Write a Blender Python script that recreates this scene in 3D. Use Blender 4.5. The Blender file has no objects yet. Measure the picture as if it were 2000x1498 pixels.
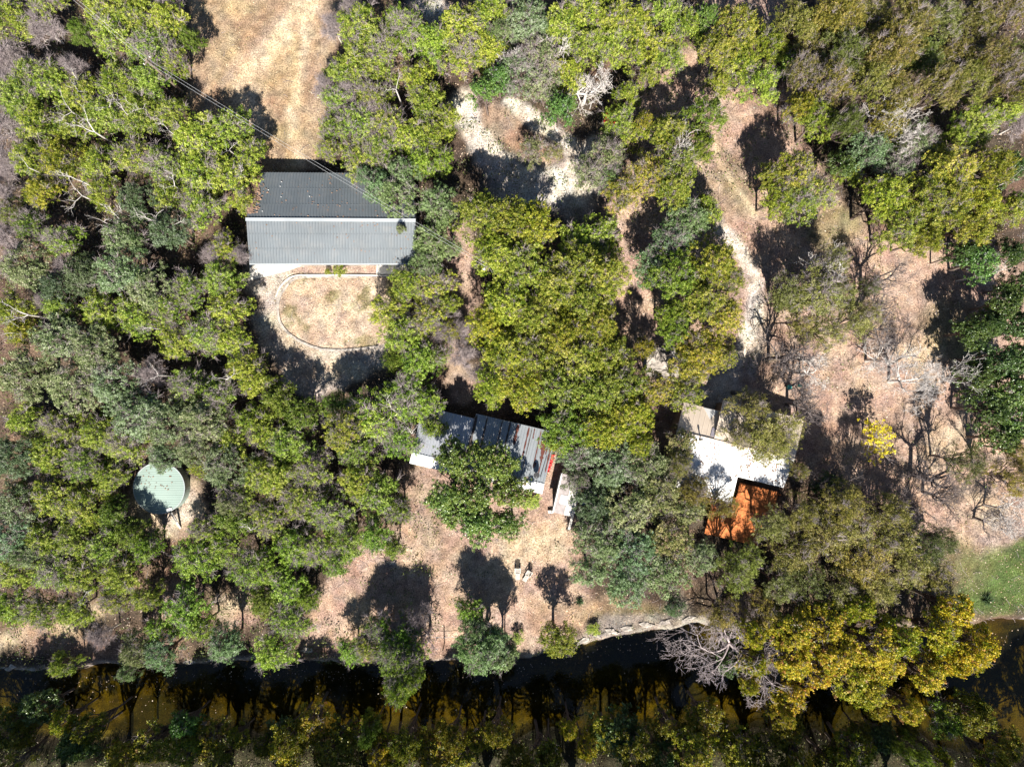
import bpy, math, random
import numpy as np
from mathutils import Vector

# ------------------------------------------------------------------ camera, sky, sun, exposure
HC = 74.0            # camera height above the yard, metres
PX = 18.0            # photograph pixels per metre on the ground
sc = bpy.context.scene
COL = sc.collection
cam_d = bpy.data.cameras.new("camera")
cam = bpy.data.objects.new("camera", cam_d)
COL.objects.link(cam)
cam.location = (0, 0, HC)
cam.rotation_euler = (0, 0, 0)
cam_d.sensor_fit = 'HORIZONTAL'
cam_d.angle_x = 2 * math.atan(1000.0 / (PX * HC))
cam_d.clip_start = 0.5
cam_d.clip_end = 3000
sc.camera = cam
SUN_EL = 47.0
w = bpy.data.worlds.new("World")
sc.world = w
w.use_nodes = True
nt = w.node_tree
bg = nt.nodes['Background']
sky = nt.nodes.new('ShaderNodeTexSky')
sky.sky_type = 'NISHITA'
sky.sun_disc = False
sky.sun_elevation = math.radians(SUN_EL)
sky.altitude = 1200
sky.dust_density = 0.3
sky.sun_rotation = math.radians(180)
nt.links.new(sky.outputs[0], bg.inputs[0])
bg.inputs[1].default_value = 0.05
ld = bpy.data.lights.new("sun", 'SUN')
ld.energy = 5.0
ld.angle = math.radians(0.5)
ld.color = (1.0, 0.95, 0.87)
sun = bpy.data.objects.new("sun", ld)
COL.objects.link(sun)
sun.rotation_euler = (math.radians(90 - SUN_EL), 0, math.radians(1.5))
sun.location = (0, -60, 60)
sc.view_settings.view_transform = 'Standard'
sc.view_settings.look = 'None'
sc.view_settings.exposure = 1.2
sc.view_settings.gamma = 1.0
sc.view_settings.use_curve_mapping = False
sc.cycles.max_bounces = 4
sc.cycles.diffuse_bounces = 1
sc.cycles.transparent_max_bounces = 6

RNG = np.random.default_rng(7)

# ------------------------------------------------------------------ numbers -> places
def G(px, py, h=0.0):
    """photo pixel of a point at height h -> world x, y"""
    k = (HC - h) / HC / PX
    return ((px - 1000) * k, (749 - py) * k)

def P(px, py, h=0.0):
    x, y = G(px, py, h)
    return Vector((x, y, h))

# ------------------------------------------------------------------ noise
def vnoise(x, y, seed):
    r = np.random.default_rng(seed).random((256, 256))
    xi = np.floor(x).astype(int); yi = np.floor(y).astype(int)
    fx = x - xi; fy = y - yi
    fx = fx * fx * (3 - 2 * fx); fy = fy * fy * (3 - 2 * fy)
    a = r[xi % 256, yi % 256]; b = r[(xi + 1) % 256, yi % 256]
    c = r[xi % 256, (yi + 1) % 256]; d = r[(xi + 1) % 256, (yi + 1) % 256]
    return (a * (1 - fx) + b * fx) * (1 - fy) + (c * (1 - fx) + d * fx) * fy

def fbm(x, y, seed, scale=1.0, octv=4):
    s = 0; a = 0.5; t = 0
    for o in range(octv):
        s = s + a * vnoise(x / scale * 2 ** o + 31.7 * o, y / scale * 2 ** o + 11.3 * o, seed + o)
        t += a; a *= 0.5
    return s / t

def smooth(a, b, x):
    t = np.clip((x - a) / (b - a), 0, 1)
    return t * t * (3 - 2 * t)

# ------------------------------------------------------------------ materials
def new_mat(name):
    m = bpy.data.materials.new(name)
    m.use_nodes = True
    return m, m.node_tree, m.node_tree.nodes['Principled BSDF']

def N(t, kind, **kw):
    n = t.nodes.new(kind)
    for k, v in kw.items():
        setattr(n, k, v)
    return n

def plain(name, col, rough=0.7, metal=0.0, noise=0.12, scale=3.0, bump=0.0, spec=0.3):
    m, t, b = new_mat(name)
    tc = N(t, 'ShaderNodeTexCoord')
    no = N(t, 'ShaderNodeTexNoise')
    no.inputs['Scale'].default_value = scale
    no.inputs['Detail'].default_value = 6
    t.links.new(tc.outputs['Object'], no.inputs['Vector'])
    mr = N(t, 'ShaderNodeMapRange')
    mr.inputs['From Min'].default_value = 0.3; mr.inputs['From Max'].default_value = 0.7
    mr.inputs['To Min'].default_value = 1 - noise; mr.inputs['To Max'].default_value = 1 + noise
    t.links.new(no.outputs[0], mr.inputs['Value'])
    hv = N(t, 'ShaderNodeHueSaturation')
    hv.inputs['Color'].default_value = (*col, 1)
    t.links.new(mr.outputs[0], hv.inputs['Value'])
    t.links.new(hv.outputs[0], b.inputs['Base Color'])
    b.inputs['Roughness'].default_value = rough
    b.inputs['Metallic'].default_value = metal
    b.inputs['Specular IOR Level'].default_value = spec
    if bump:
        bu = N(t, 'ShaderNodeBump'); bu.inputs['Distance'].default_value = bump
        t.links.new(no.outputs[0], bu.inputs['Height'])
        t.links.new(bu.outputs[0], b.inputs['Normal'])
    return m

def leafmat(name, cols, trans=0.20, gloss=0.025, tail=(0.27, 0.215, 0.19)):
    """cols: ramp low..high driven by the per-leaf value 'v'; object colour tints the whole tree"""
    m = bpy.data.materials.new(name); m.use_nodes = True
    t = m.node_tree; t.nodes.clear()
    out = N(t, 'ShaderNodeOutputMaterial')
    at = N(t, 'ShaderNodeAttribute', attribute_name='v')
    rp = N(t, 'ShaderNodeValToRGB')
    el = rp.color_ramp.elements
    el[0].position = 0; el[0].color = (*cols[0], 1)
    el[1].position = 1; el[1].color = (*cols[-1], 1)
    el[1].position = .84
    for i, c in enumerate(cols[1:-1]):
        e = el.new((i + 1) / (len(cols) - 1) * .84); e.color = (*c, 1)
    if tail:
        e = el.new(.93); e.color = (*tail, 1)
    t.links.new(at.outputs['Fac'], rp.inputs[0])
    oi = N(t, 'ShaderNodeObjectInfo')
    mx = N(t, 'ShaderNodeMix', data_type='RGBA', blend_type='MULTIPLY')
    mx.inputs['Factor'].default_value = 1
    t.links.new(rp.outputs[0], mx.inputs['A']); t.links.new(oi.outputs['Color'], mx.inputs['B'])
    di = N(t, 'ShaderNodeBsdfDiffuse'); tr = N(t, 'ShaderNodeBsdfTranslucent'); gl = N(t, 'ShaderNodeBsdfGlossy')
    gl.inputs['Roughness'].default_value = 0.42
    gl.inputs['Color'].default_value = (0.9, 0.95, 0.85, 1)
    t.links.new(mx.outputs['Result'], di.inputs[0]); t.links.new(mx.outputs['Result'], tr.inputs[0])
    a = N(t, 'ShaderNodeMixShader'); a.inputs[0].default_value = trans
    b = N(t, 'ShaderNodeMixShader'); b.inputs[0].default_value = gloss
    t.links.new(di.outputs[0], a.inputs[1]); t.links.new(tr.outputs[0], a.inputs[2])
    t.links.new(a.outputs[0], b.inputs[1]); t.links.new(gl.outputs[0], b.inputs[2])
    t.links.new(b.outputs[0], out.inputs[0])
    return m

M = {}
M['juniper'] = leafmat('juniper_leaf', [(0.035, 0.072, 0.009), (0.13, 0.205, 0.018), (0.275, 0.355, 0.036), (0.52, 0.565, 0.11)])
M['oak'] = leafmat('oak_leaf', [(0.045, 0.08, 0.022), (0.14, 0.19, 0.065), (0.26, 0.315, 0.13), (0.46, 0.49, 0.3)])
M['elm'] = leafmat('elm_leaf', [(0.047, 0.085, 0.008), (0.14, 0.19, 0.017), (0.265, 0.305, 0.033), (0.50, 0.48, 0.09)])
M['brush'] = leafmat('olive_leaf', [(0.045, 0.052, 0.01), (0.11, 0.12, 0.02), (0.19, 0.19, 0.036), (0.33, 0.29, 0.11)])
M['sycamore'] = leafmat('sycamore_leaf', [(0.07, 0.12, 0.009), (0.25, 0.275, 0.016), (0.50, 0.42, 0.024), (0.76, 0.58, 0.09)], trans=0.35, tail=(0.5, 0.27, 0.10))
M['pecan'] = leafmat('pecan_leaf', [(0.0338, 0.0743, 0.0135), (0.0878, 0.155, 0.0243), (0.162, 0.243, 0.0405), (0.284, 0.365, 0.081)], gloss=0.06)
M['thin'] = leafmat('thin_olive_leaf', [(0.07, 0.08, 0.015), (0.16, 0.17, 0.03), (0.26, 0.26, 0.055), (0.42, 0.38, 0.15)])
M['yellow'] = leafmat('yellow_leaf', [(0.45, 0.36, 0.02), (0.65, 0.55, 0.03), (0.8, 0.7, 0.06)], trans=0.35)
M['bark'] = plain('bark', (0.16, 0.12, 0.10), 0.9, noise=0.35, scale=6, bump=0.03)
M['deadwood'] = plain('dead_wood', (0.60, 0.55, 0.51), 0.85, noise=0.3, scale=5)
M['twig'] = plain('twig', (0.40, 0.335, 0.33), 0.9, noise=0.35, scale=4)
M['darkbranch'] = plain('dark_branch', (0.15, 0.125, 0.12), 0.9, noise=0.35, scale=4)

# ------------------------------------------------------------------ object helpers
def mesh_np(name, verts, faces, mat=None, attr=None, smooth_=False, mi=None):
    """verts (n,3), faces (m,k) same k; attr: per-face float 'v'"""
    me = bpy.data.meshes.new(name)
    verts = np.ascontiguousarray(verts, dtype=np.float32)
    faces = np.ascontiguousarray(faces, dtype=np.int32)
    n, k = faces.shape
    me.vertices.add(len(verts)); me.vertices.foreach_set('co', verts.ravel())
    me.loops.add(n * k); me.loops.foreach_set('vertex_index', faces.ravel())
    me.polygons.add(n)
    me.polygons.foreach_set('loop_start', np.arange(0, n * k, k, dtype=np.int32))
    me.polygons.foreach_set('loop_total', np.full(n, k, dtype=np.int32))
    if smooth_:
        me.polygons.foreach_set('use_smooth', np.ones(n, dtype=bool))
    mats = mat if isinstance(mat, (list, tuple)) else ([mat] if mat else [])
    for m in mats: me.materials.append(m)
    if mi is not None: me.polygons.foreach_set('material_index', np.asarray(mi, dtype=np.int32))
    if attr is not None:
        a = me.attributes.new('v', 'FLOAT', 'FACE')
        a.data.foreach_set('value', np.asarray(attr, dtype=np.float32))
    me.update(calc_edges=True)
    return me

def link(name, me, parent=None, loc=(0, 0, 0)):
    o = bpy.data.objects.new(name, me)
    COL.objects.link(o)
    o.location = loc
    if parent is not None: o.parent = parent
    return o

def empty(name, loc, rz=0):
    o = bpy.data.objects.new(name, None)
    o.empty_display_size = 0.3
    COL.objects.link(o)
    o.location = loc; o.rotation_euler = (0, 0, rz)
    return o

def tag(o, label=None, cat=None, group=None, kind=None):
    if label: o['label'] = label
    if cat: o['category'] = cat
    if group: o['group'] = group
    if kind: o['kind'] = kind
    return o

class MB:
    """collects polygons in world or local space and links them as one mesh"""
    def __init__(s): s.v = []; s.f = []; s.m = []
    def poly(s, pts, mi=0):
        i = len(s.v); s.v += [tuple(p) for p in pts]; s.f.append(list(range(i, i + len(pts)))); s.m.append(mi)
    def slab(s, top, th, mi=0):
        """top: list of 3D points, counter-clockwise from above; extruded down th"""
        i = len(s.v); n = len(top)
        s.v += [tuple(p) for p in top] + [(p[0], p[1], p[2] - th) for p in top]
        s.f.append(list(range(i, i + n))); s.f.append(list(range(i + 2 * n - 1, i + n - 1, -1)))
        s.m += [mi, mi]
        for k in range(n):
            a, b = i + k, i + (k + 1) % n
            s.f.append([a, a + n, b + n, b]); s.m.append(mi)
    def prism(s, foot, z0, z1, mi=0):
        s.slab([(p[0], p[1], z1 if not hasattr(z1, '__len__') else z1[k]) for k, p in enumerate(foot)], 0, mi) if False else None
        i = len(s.v); n = len(foot)
        zs = z1 if hasattr(z1, '__len__') else [z1] * n
        s.v += [(p[0], p[1], zs[k]) for k, p in enumerate(foot)] + [(p[0], p[1], z0) for p in foot]
        s.f.append(list(range(i, i + n))); s.f.append(list(range(i + 2 * n - 1, i + n - 1, -1))); s.m += [mi, mi]
        for k in range(n):
            a, b = i + k, i + (k + 1) % n
            s.f.append([a, a + n, b + n, b]); s.m.append(mi)
    def box(s, c, size, rz=0, mi=0):
        cx, cy, cz = c; sx, sy, sz = (q / 2 for q in size)
        ca, sa = math.cos(rz), math.sin(rz)
        pts = [(cx + x * ca - y * sa, cy + x * sa + y * ca) for x, y in ((-sx, -sy), (sx, -sy), (sx, sy), (-sx, sy))]
        s.prism(pts, cz - sz, cz + sz, mi)
    def beam(s, a, b, w, h, mi=0):
        a = Vector(a); b = Vector(b); d = (b - a).normalized()
        u = d.cross(Vector((0, 0, 1)))
        if u.length < 1e-3: u = Vector((1, 0, 0))
        u.normalize(); q = u.cross(d).normalized()
        i = len(s.v)
        for p in (a, b):
            for su, sq in ((-1, -1), (1, -1), (1, 1), (-1, 1)):
                s.v.append(tuple(p + u * su * w / 2 + q * sq * h / 2))
        for k in range(4):
            j = (k + 1) % 4
            s.f.append([i + k, i + j, i + 4 + j, i + 4 + k]); s.m.append(mi)
        s.f.append([i + 3, i + 2, i + 1, i]); s.f.append([i + 4, i + 5, i + 6, i + 7]); s.m += [mi, mi]
    def tube(s, pts, rads, n=8, mi=0):
        pts = [Vector(p) for p in pts]
        i0 = len(s.v)
        for k, p in enumerate(pts):
            d = (pts[min(k + 1, len(pts) - 1)] - pts[max(k - 1, 0)]).normalized()
            u = d.cross(Vector((0.31, 0.2, 1)))
            if u.length < 1e-3: u = Vector((1, 0, 0))
            u.normalize(); q = d.cross(u)
            r = rads[k] if hasattr(rads, '__len__') else rads
            for j in range(n):
                a = 2 * math.pi * j / n
                s.v.append(tuple(p + (u * math.cos(a) + q * math.sin(a)) * r))
        for k in range(len(pts) - 1):
            for j in range(n):
                a = i0 + k * n + j; b = i0 + k * n + (j + 1) % n
                s.f.append([a, b, b + n, a + n]); s.m.append(mi)
        s.f.append([i0 + j for j in range(n - 1, -1, -1)]); s.f.append([i0 + (len(pts) - 1) * n + j for j in range(n)]); s.m += [mi, mi]
    def build(s, name, mats, parent=None, org=(0, 0, 0), smooth_=False):
        me = bpy.data.meshes.new(name)
        o = Vector(org)
        me.from_pydata([(a - o[0], b - o[1], c - o[2]) for a, b, c in s.v], [], s.f)
        for m in (mats if isinstance(mats, (list, tuple)) else [mats]): me.materials.append(m)
        for p, mi in zip(me.polygons, s.m):
            p.material_index = mi; p.use_smooth = smooth_
        me.update()
        return link(name, me, parent)

def frusta(P0, P1, r0, r1, n=3):
    """many separate tapered tubes -> verts, faces"""
    P0 = np.asarray(P0, float); P1 = np.asarray(P1, float)
    r0 = np.asarray(r0, float)[:, None]; r1 = np.asarray(r1, float)[:, None]
    d = P1 - P0; d /= np.linalg.norm(d, axis=1, keepdims=True) + 1e-9
    ref = np.where(np.abs(d[:, 2:3]) > 0.9, [[1.0, 0, 0]], [[0, 0, 1.0]])
    u = np.cross(d, ref); u /= np.linalg.norm(u, axis=1, keepdims=True) + 1e-9
    q = np.cross(d, u)
    rings = []
    for P_, r in ((P0, r0), (P1, r1)):
        for j in range(n):
            a = 2 * math.pi * j / n
            rings.append(P_ + (u * math.cos(a) + q * math.sin(a)) * r)
    V = np.stack(rings, 1).reshape(-1, 3)
    m = len(P0); base = (np.arange(m) * 2 * n)[:, None]
    F = []
    for j in range(n):
        k = (j + 1) % n
        F.append(base + np.array([[j, k, n + k, n + j]]))
    return V, np.stack(F, 1).reshape(-1, 4)

# ------------------------------------------------------------------ terrain
BANK = np.array([(-400, 1310), (0, 1303), (110, 1308), (200, 1296), (300, 1298), (440, 1290), (560, 1282), (640, 1290), (700, 1300), (800, 1290),
                 (900, 1285), (1000, 1288), (1100, 1262), (1150, 1248), (1200, 1238), (1290, 1228), (1380, 1215), (1500, 1215), (1700, 1225),
                 (1880, 1215), (2000, 1205), (2400, 1190)], float)
SBANK = np.array([(-400, 1420), (0, 1420), (200, 1425), (400, 1420), (600, 1432), (800, 1430), (1000, 1432), (1200, 1438), (1400, 1430), (1600, 1436), (1800, 1440), (2000, 1470), (2400, 1480)], float)

def bank_d(x, y):
    """metres south of the north bank edge / north of the south bank edge"""
    px = x * PX + 1000
    w1 = (fbm(x, x * 0 + 3.1, 91, 2.2, 3) - 0.5) * 1.2
    b = (749 - np.interp(px, BANK[:, 0], BANK[:, 1])) / PX + w1
    s = (749 - np.interp(px, SBANK[:, 0], SBANK[:, 1])) / PX - w1 - (fbm(x, x * 0 + 8.7, 97, 4.0, 3) - .5) * 4.5
    return b - y, y - s

def height(x, y):
    x = np.asarray(x, float); y = np.asarray(y, float)
    d, s = bank_d(x, y)
    dip = smooth(-0.3, 1.3, d) * smooth(-2.8, 0.3, s)
    und = (fbm(x, y, 5, 9.0, 3) - 0.5) * 0.35 + (fbm(x, y, 15, 0.9, 2) - 0.5) * 0.07
    hb = und * (1 - dip) - dip * 1.95 + dip * (fbm(x, y, 6, 1.2, 3) - 0.5) * 0.25
    # a low ledge of rock along the water
    return hb

def gz(x, y):
    return float(height(np.array([x]), np.array([y]))[0])

C_LITTER = (0.075, 0.055, 0.04)
C_PINK = (0.40, 0.275, 0.21)
C_EARTH = (0.29, 0.18, 0.125)
C_FIELD = (0.335, 0.235, 0.145)
C_FIELDB = (0.53, 0.405, 0.27)
C_CAL = (0.57, 0.50, 0.42)
C_GRAV = (0.52, 0.47, 0.41)
C_GARD = (0.44, 0.33, 0.24)
C_PATH = (0.29, 0.21, 0.155)
C_OLIVE = (0.18, 0.155, 0.075)
C_GREEN = (0.085, 0.13, 0.035)
C_DRYG = (0.47, 0.365, 0.24)
C_BED = (0.19, 0.155, 0.028)
C_ROCK = (0.32, 0.28, 0.24)

# ('e', cx, cy, rx, ry, rot_deg, colour, feather, strength)   ('l', points, half width, colour, feather, strength)   ('g', polygon, colour, feather, strength)
PAINT = [
 ('g', [(1360,-60),(1560,-40),(1540,60),(1400,80),(1320,100),(1230,200),(1240,300),(1180,420),(1180,560),(1230,720),(1280,830),(1180,880),(1260,900),(1500,860),(1640,980),(1780,1080),(1950,1090),(2060,1000),(2060,520),(1900,480),(1800,470),(1640,430),(1560,260),(1450,180)], C_PINK, 30, .95),
 ('g', [(800,905),(870,880),(1110,880),(1140,1100),(1150,1230),(1040,1280),(700,1285),(600,1250),(620,1180),(700,1080),(800,1000)], C_PINK, 22, .95),
 ('g', [(360,-60),(690,-60),(650,110),(630,250),(620,330),(500,340),(370,230),(375,60)], C_FIELD, 6, 1),
 ('l', [(640,-40),(560,60),(470,150),(500,250)], 24, C_FIELDB, 16, .95),
 ('l', [(600,60),(590,150),(570,220),(585,320)], 10, C_FIELDB, 10, .8), ('l', [(690,60),(640,60),(600,150)], 8, C_PATH, 12, .5), ('l', [(590,-20),(500,90),(430,170)], 7, C_PATH, 9, .6), ('l', [(470,40),(430,110),(400,150)], 8, C_PATH, 14, .4),
 ('l', [(660,-30),(625,160),(600,280)], 16, C_PATH, 14, .7),
 ('l', [(380,60),(400,200)], 22, C_PATH, 22, .6),
 ('e', 560, 260, 60, 20, 0, C_OLIVE, 20, .35),
 # barn apron, garden surround
 ('g', [(490,500),(815,505),(800,545),(740,560),(760,620),(750,700),(700,740),(620,775),(560,750),(500,640),(490,560)], C_CAL, 14, .72),
 ('g', [(560,520),(740,516),(745,536),(570,538)], C_PINK, 6, .9),
 ('e', 560, 660, 50, 40, 0, C_DRYG, 24, .5), ('e', 640, 720, 70, 22, 0, C_DRYG, 18, .6),
 ('e', 575, 700, 30, 30, 0, C_EARTH, 20, .4),
 # tank yard
 ('e', 330, 985, 75, 62, 20, C_DRYG, 12, .95), ('e', 350, 1000, 50, 40, 0, C_CAL, 24, .5), ('e', 350, 1100, 22, 60, 10, C_EARTH, 14, .9),
 ('e', 345, 1180, 45, 50, 0, C_PINK, 20, .8), ('e', 470, 1190, 40, 35, 0, C_PINK, 16, .8), ('e', 480, 1180, 50, 22, 0, C_DRYG, 16, .6),
 ('l', [(0,1255),(60,1232),(150,1228),(200,1185),(225,1180)], 14, C_DRYG, 16, .9), ('l', [(60,1245),(200,1270),(330,1255)], 24, C_EARTH, 20, .7),
 ('l', [(650,1180),(700,1110),(800,1080)], 36, C_PINK, 16, .9),
 # gravel turnaround
 ('l', [(905,200),(930,260),(975,325),(1040,365),(1110,350),(1150,300)], 25, C_CAL, 10, 1),
 ('l', [(1000,205),(1060,250),(1115,285),(1140,330)], 17, C_CAL, 7, 1),
 ('e', 978, 238, 34, 40, -25, C_PATH, 8, .95), ('e', 1035, 288, 50, 26, 30, C_EARTH, 9, .95), ('e', 1050, 365, 80, 45, 0, C_GRAV, 22, .9), ('e', 1120, 370, 50, 50, 0, C_GRAV, 20, .8), ('e', 850, 15, 42, 24, 0, C_GRAV, 12, .9),
 ('l', [(1210,450),(1200,420),(1215,380)], 16, C_PINK, 10, .9),
 ('l', [(885,430),(905,520),(900,600),(880,700),(900,760)], 24, C_PINK, 12, .9), ('e', 900, 735, 60, 26, 10, C_PATH, 14, .7),
 ('e', 768, 150, 26, 32, 0, C_FIELD, 8, .9), ('e', 1200, 100, 25, 25, 0, C_EARTH, 8, .9),
 ('l', [(1230,560),(1270,650)], 18, C_PINK, 6, 1),
 ('e', 1293, 712, 38, 34, 12, C_ROCK, 8, .8),
 # pale track to the white house
 ('l', [(1410,330),(1400,270),(1430,220)], 22, C_PINK, 10, .8), ('e', 1420, 370, 46, 75, -12, C_PATH, 16, .9), ('e', 1435, 350, 26, 62, -12, C_OLIVE, 14, .4),
 ('l', [(1402,265),(1405,310),(1440,370),(1470,415)], 5, C_DRYG, 6, .9),
 ('l', [(1405,450),(1440,480),(1468,530),(1478,580),(1466,640),(1440,700),(1415,760)], 15, C_CAL, 9, .95),
 ('l', [(1480,560),(1485,640),(1470,720)], 12, C_GRAV, 10, .7),
 ('g', [(1340,770),(1420,720),(1480,780),(1400,830)], C_CAL, 14, .7),
 ('e', 1620, 450, 60, 40, 25, C_OLIVE, 14, .75), ('e', 1690, 500, 60, 40, 0, C_PINK, 20, .7),
 ('e', 1840, 590, 60, 50, 0, C_PATH, 20, .8), ('e', 1850, 640, 60, 45, 0, C_OLIVE, 24, .6), ('e', 1890, 690, 40, 25, 0, C_GREEN, 20, .5),
 ('e', 1880, 560, 30, 20, 0, C_EARTH, 14, .6),
 ('e', 1515, 705, 14, 14, 0, C_GREEN, 8, .6),
 ('e', 1925, 1000, 70, 36, 0, C_DRYG, 20, .5), ('e', 1960, 1030, 60, 34, -20, C_ROCK, 18, .45),
 ('g', [(1870,1080),(2080,1050),(2080,1190),(1930,1196),(1870,1180)], C_GREEN, 16, .85),
 ('e', 1870, 1110, 60, 50, 0, C_OLIVE, 26, .6),
 ('e',1700,620,50,30,30,C_DRYG,18,.5),('e',1620,740,60,36,0,C_PATH,22,.55),('e',1800,700,60,34,20,C_DRYG,22,.45),('e',1730,830,80,30,-10,C_PATH,26,.5),('e',1850,880,50,44,0,C_DRYG,20,.4),('e',1600,880,44,60,0,C_EARTH,26,.6),('e',1900,940,60,26,0,C_PATH,18,.5),('e',1760,980,70,30,0,C_EARTH,26,.6),('e',1510,700,30,60,0,C_PATH,20,.5),
 # yard below the cabin
 ('l', [(820,915),(845,990),(850,1060),(900,1100)], 34, C_PATH, 20, .75),
 ('e', 1040, 1060, 60, 42, 0, C_DRYG, 26, .75), ('e', 950, 1130, 90, 45, 0, C_DRYG, 34, .5), ('e', 1100, 1200, 60, 30, 0, C_FIELD, 20, .6),
 ('e', 1060, 1140, 45, 30, 0, C_PINK, 16, .6), ('e', 760, 1110, 26, 14, 20, C_ROCK, 8, .8), ('e', 700, 1190, 40, 22, 40, C_DRYG, 12, .7),
 ('e', 1180, 1185, 60, 14, 0, C_FIELD, 12, .8), ('e', 1240, 1200, 80, 12, 0, C_OLIVE, 12, .6), ('e', 1330, 1180, 26, 20, 0, C_ROCK, 10, .5),
 ('e', 680, 1235, 40, 16, 0, C_PINK, 12, .8), ('e', 850, 1230, 55, 26, 0, C_PINK, 16, .8),
 ('g', [(1150,1215),(1180,1200),(1380,1200),(1380,1222),(1300,1232),(1200,1246),(1130,1262)], C_ROCK, 7, .6),
]

def seg_d(X, Y, a, b):
    ax, ay = a; bx, by = b
    dx, dy = bx - ax, by - ay
    t = np.clip(((X - ax) * dx + (Y - ay) * dy) / (dx * dx + dy * dy + 1e-9), 0, 1)
    return np.hypot(X - ax - t * dx, Y - ay - t * dy)

def paint(x, y):
    px = x * PX + 1000; py = 749 - y * PX
    wx = (fbm(x, y, 21, 2.2, 4) - 0.5) * 44; wy = (fbm(x, y, 31, 2.2, 4) - 0.5) * 44
    wx2 = wx * 0.25; wy2 = wy * 0.25
    base = np.empty((len(x), 3)); base[:] = C_LITTER
    m = smooth(0.45, 0.7, fbm(x, y, 41, 5.0, 3))[:, None]
    base = base * (1 - m * 0.35) + np.array(C_EARTH) * m * 0.35
    for p in PAINT:
        if p[0] == 'e':
            _, cx, cy, rx, ry, rot, c, f, s = p
            a = math.radians(rot); X = px + wx - cx; Y = py + wy - cy
            u = X * math.cos(a) + Y * math.sin(a); v = -X * math.sin(a) + Y * math.cos(a)
            d = (np.sqrt((u / rx) ** 2 + (v / ry) ** 2) - 1) * min(rx, ry)
        elif p[0] == 'l':
            _, pts, hw, c, f, s = p
            k = 0.35 if hw < 20 else 0.6
            d = np.min([seg_d(px + wx * k, py + wy * k, pts[i], pts[i + 1]) for i in range(len(pts) - 1)], axis=0) - hw
        else:
            _, pts, c, f, s = p
            X = px + (wx2 if f < 10 else wx); Y = py + (wy2 if f < 10 else wy)
            dd = np.full(len(x), 1e9); ins = np.zeros(len(x), bool)
            for i in range(len(pts)):
                a = pts[i]; b = pts[(i + 1) % len(pts)]
                dd = np.minimum(dd, seg_d(X, Y, a, b))
                cond = (a[1] > Y) != (b[1] > Y)
                xi = (b[0] - a[0]) * (Y - a[1]) / (b[1] - a[1] + 1e-9) + a[0]
                ins ^= cond & (X < xi)
            d = np.where(ins, -dd, dd)
        al = (1 - smooth(-f, f, d)) * s
        al = al[:, None]
        base = base * (1 - al) + np.array(c) * al
    # oval garden bed (sharp edge, its kerb is a thing of its own)
    gx, gy = px, py
    ins = garden_inside(gx, gy)
    g = np.array(C_GARD) * (1 - 0) ; wv = smooth(0.52, 0.66, fbm(x, y, 51, 1.6, 4))[:, None]
    gc = g * (1 - wv * .8) + np.array(C_OLIVE) * wv * .8
    base = np.where(ins[:, None], gc, base)
    d, s = bank_d(x, y)
    # bare limestone on the lip of the bank
    lip = np.exp(-((d - 0.45) / 0.55) ** 2) * smooth(0.36, 0.55, fbm(x, y, 61, 2.5, 3))
    lip = np.clip(lip * 1.1, 0, .9)[:, None]
    base = base * (1 - lip) + np.array(C_ROCK) * lip
    bed = (smooth(1.0, 1.7, d) * smooth(-1.2, 0.2, s))[:, None]
    alg = smooth(0.36, 0.6, fbm(x * .6, y, 71, 3.0, 4))[:, None]
    bc = np.array(C_BED) * (1 - alg * .85) + np.array((0.045, 0.045, 0.022)) * alg * .85
    base = base * (1 - bed) + bc * bed
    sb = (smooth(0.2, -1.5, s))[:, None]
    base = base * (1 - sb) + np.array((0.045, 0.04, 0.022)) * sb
    # mottling of the soil itself: pale crumbs, reddish and straw patches
    m1 = (fbm(x, y, 101, .55, 3) - .5)[:, None]; m2 = (fbm(x, y, 111, 1.7, 3) - .5)[:, None]; m3 = (fbm(x, y, 121, .9, 2) - .5)[:, None]
    base = base * (1 + m1 * .9) * (1 + m2 * .6)
    base = base * (1 + m3 * np.array([.15, -.03, -.2])) * (1 + m2 * np.array([-.08, .08, -.15]))
    return np.clip(base, .004, .86)

GARDEN = [(800,540),(700,541),(600,541),(572,547),(556,565),(546,582),(543,605),(548,630),(562,650),(585,666),(612,678),(645,684),(690,683),(740,677),(775,660),(800,620)]
def garden_inside(X, Y):
    ins = np.zeros(len(X), bool)
    for i in range(len(GARDEN)):
        a = GARDEN[i]; b = GARDEN[(i + 1) % len(GARDEN)]
        cond = (a[1] > Y) != (b[1] > Y)
        xi = (b[0] - a[0]) * (Y - a[1]) / (b[1] - a[1] + 1e-9) + a[0]
        ins ^= cond & (X < xi)
    return ins

def axis(lo, hi, st):
    fine = np.arange(lo, hi + st / 2, st)
    out = []; s = st; p = hi
    while p < 420:
        s *= 1.35; p += s; out.append(p)
    neg = []; s = st; p = lo
    while p > -420:
        s *= 1.35; p -= s; neg.append(p)
    return np.array(neg[::-1] + list(fine) + out)

gxs = axis(-59, 59, 0.2); gys = axis(-46, 45, 0.2)
GX, GY = np.meshgrid(gxs, gys)
X = GX.ravel(); Y = GY.ravel()
Z = height(X, Y)
# terrain keeps the creek valley only a little beyond the view
V = np.stack([X, Y, Z], 1)
nx, ny = len(gxs), len(gys)
ii = np.arange(nx * ny).reshape(ny, nx)
F = np.stack([ii[:-1, :-1], ii[:-1, 1:], ii[1:, 1:], ii[1:, :-1]], -1).reshape(-1, 4)

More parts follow.
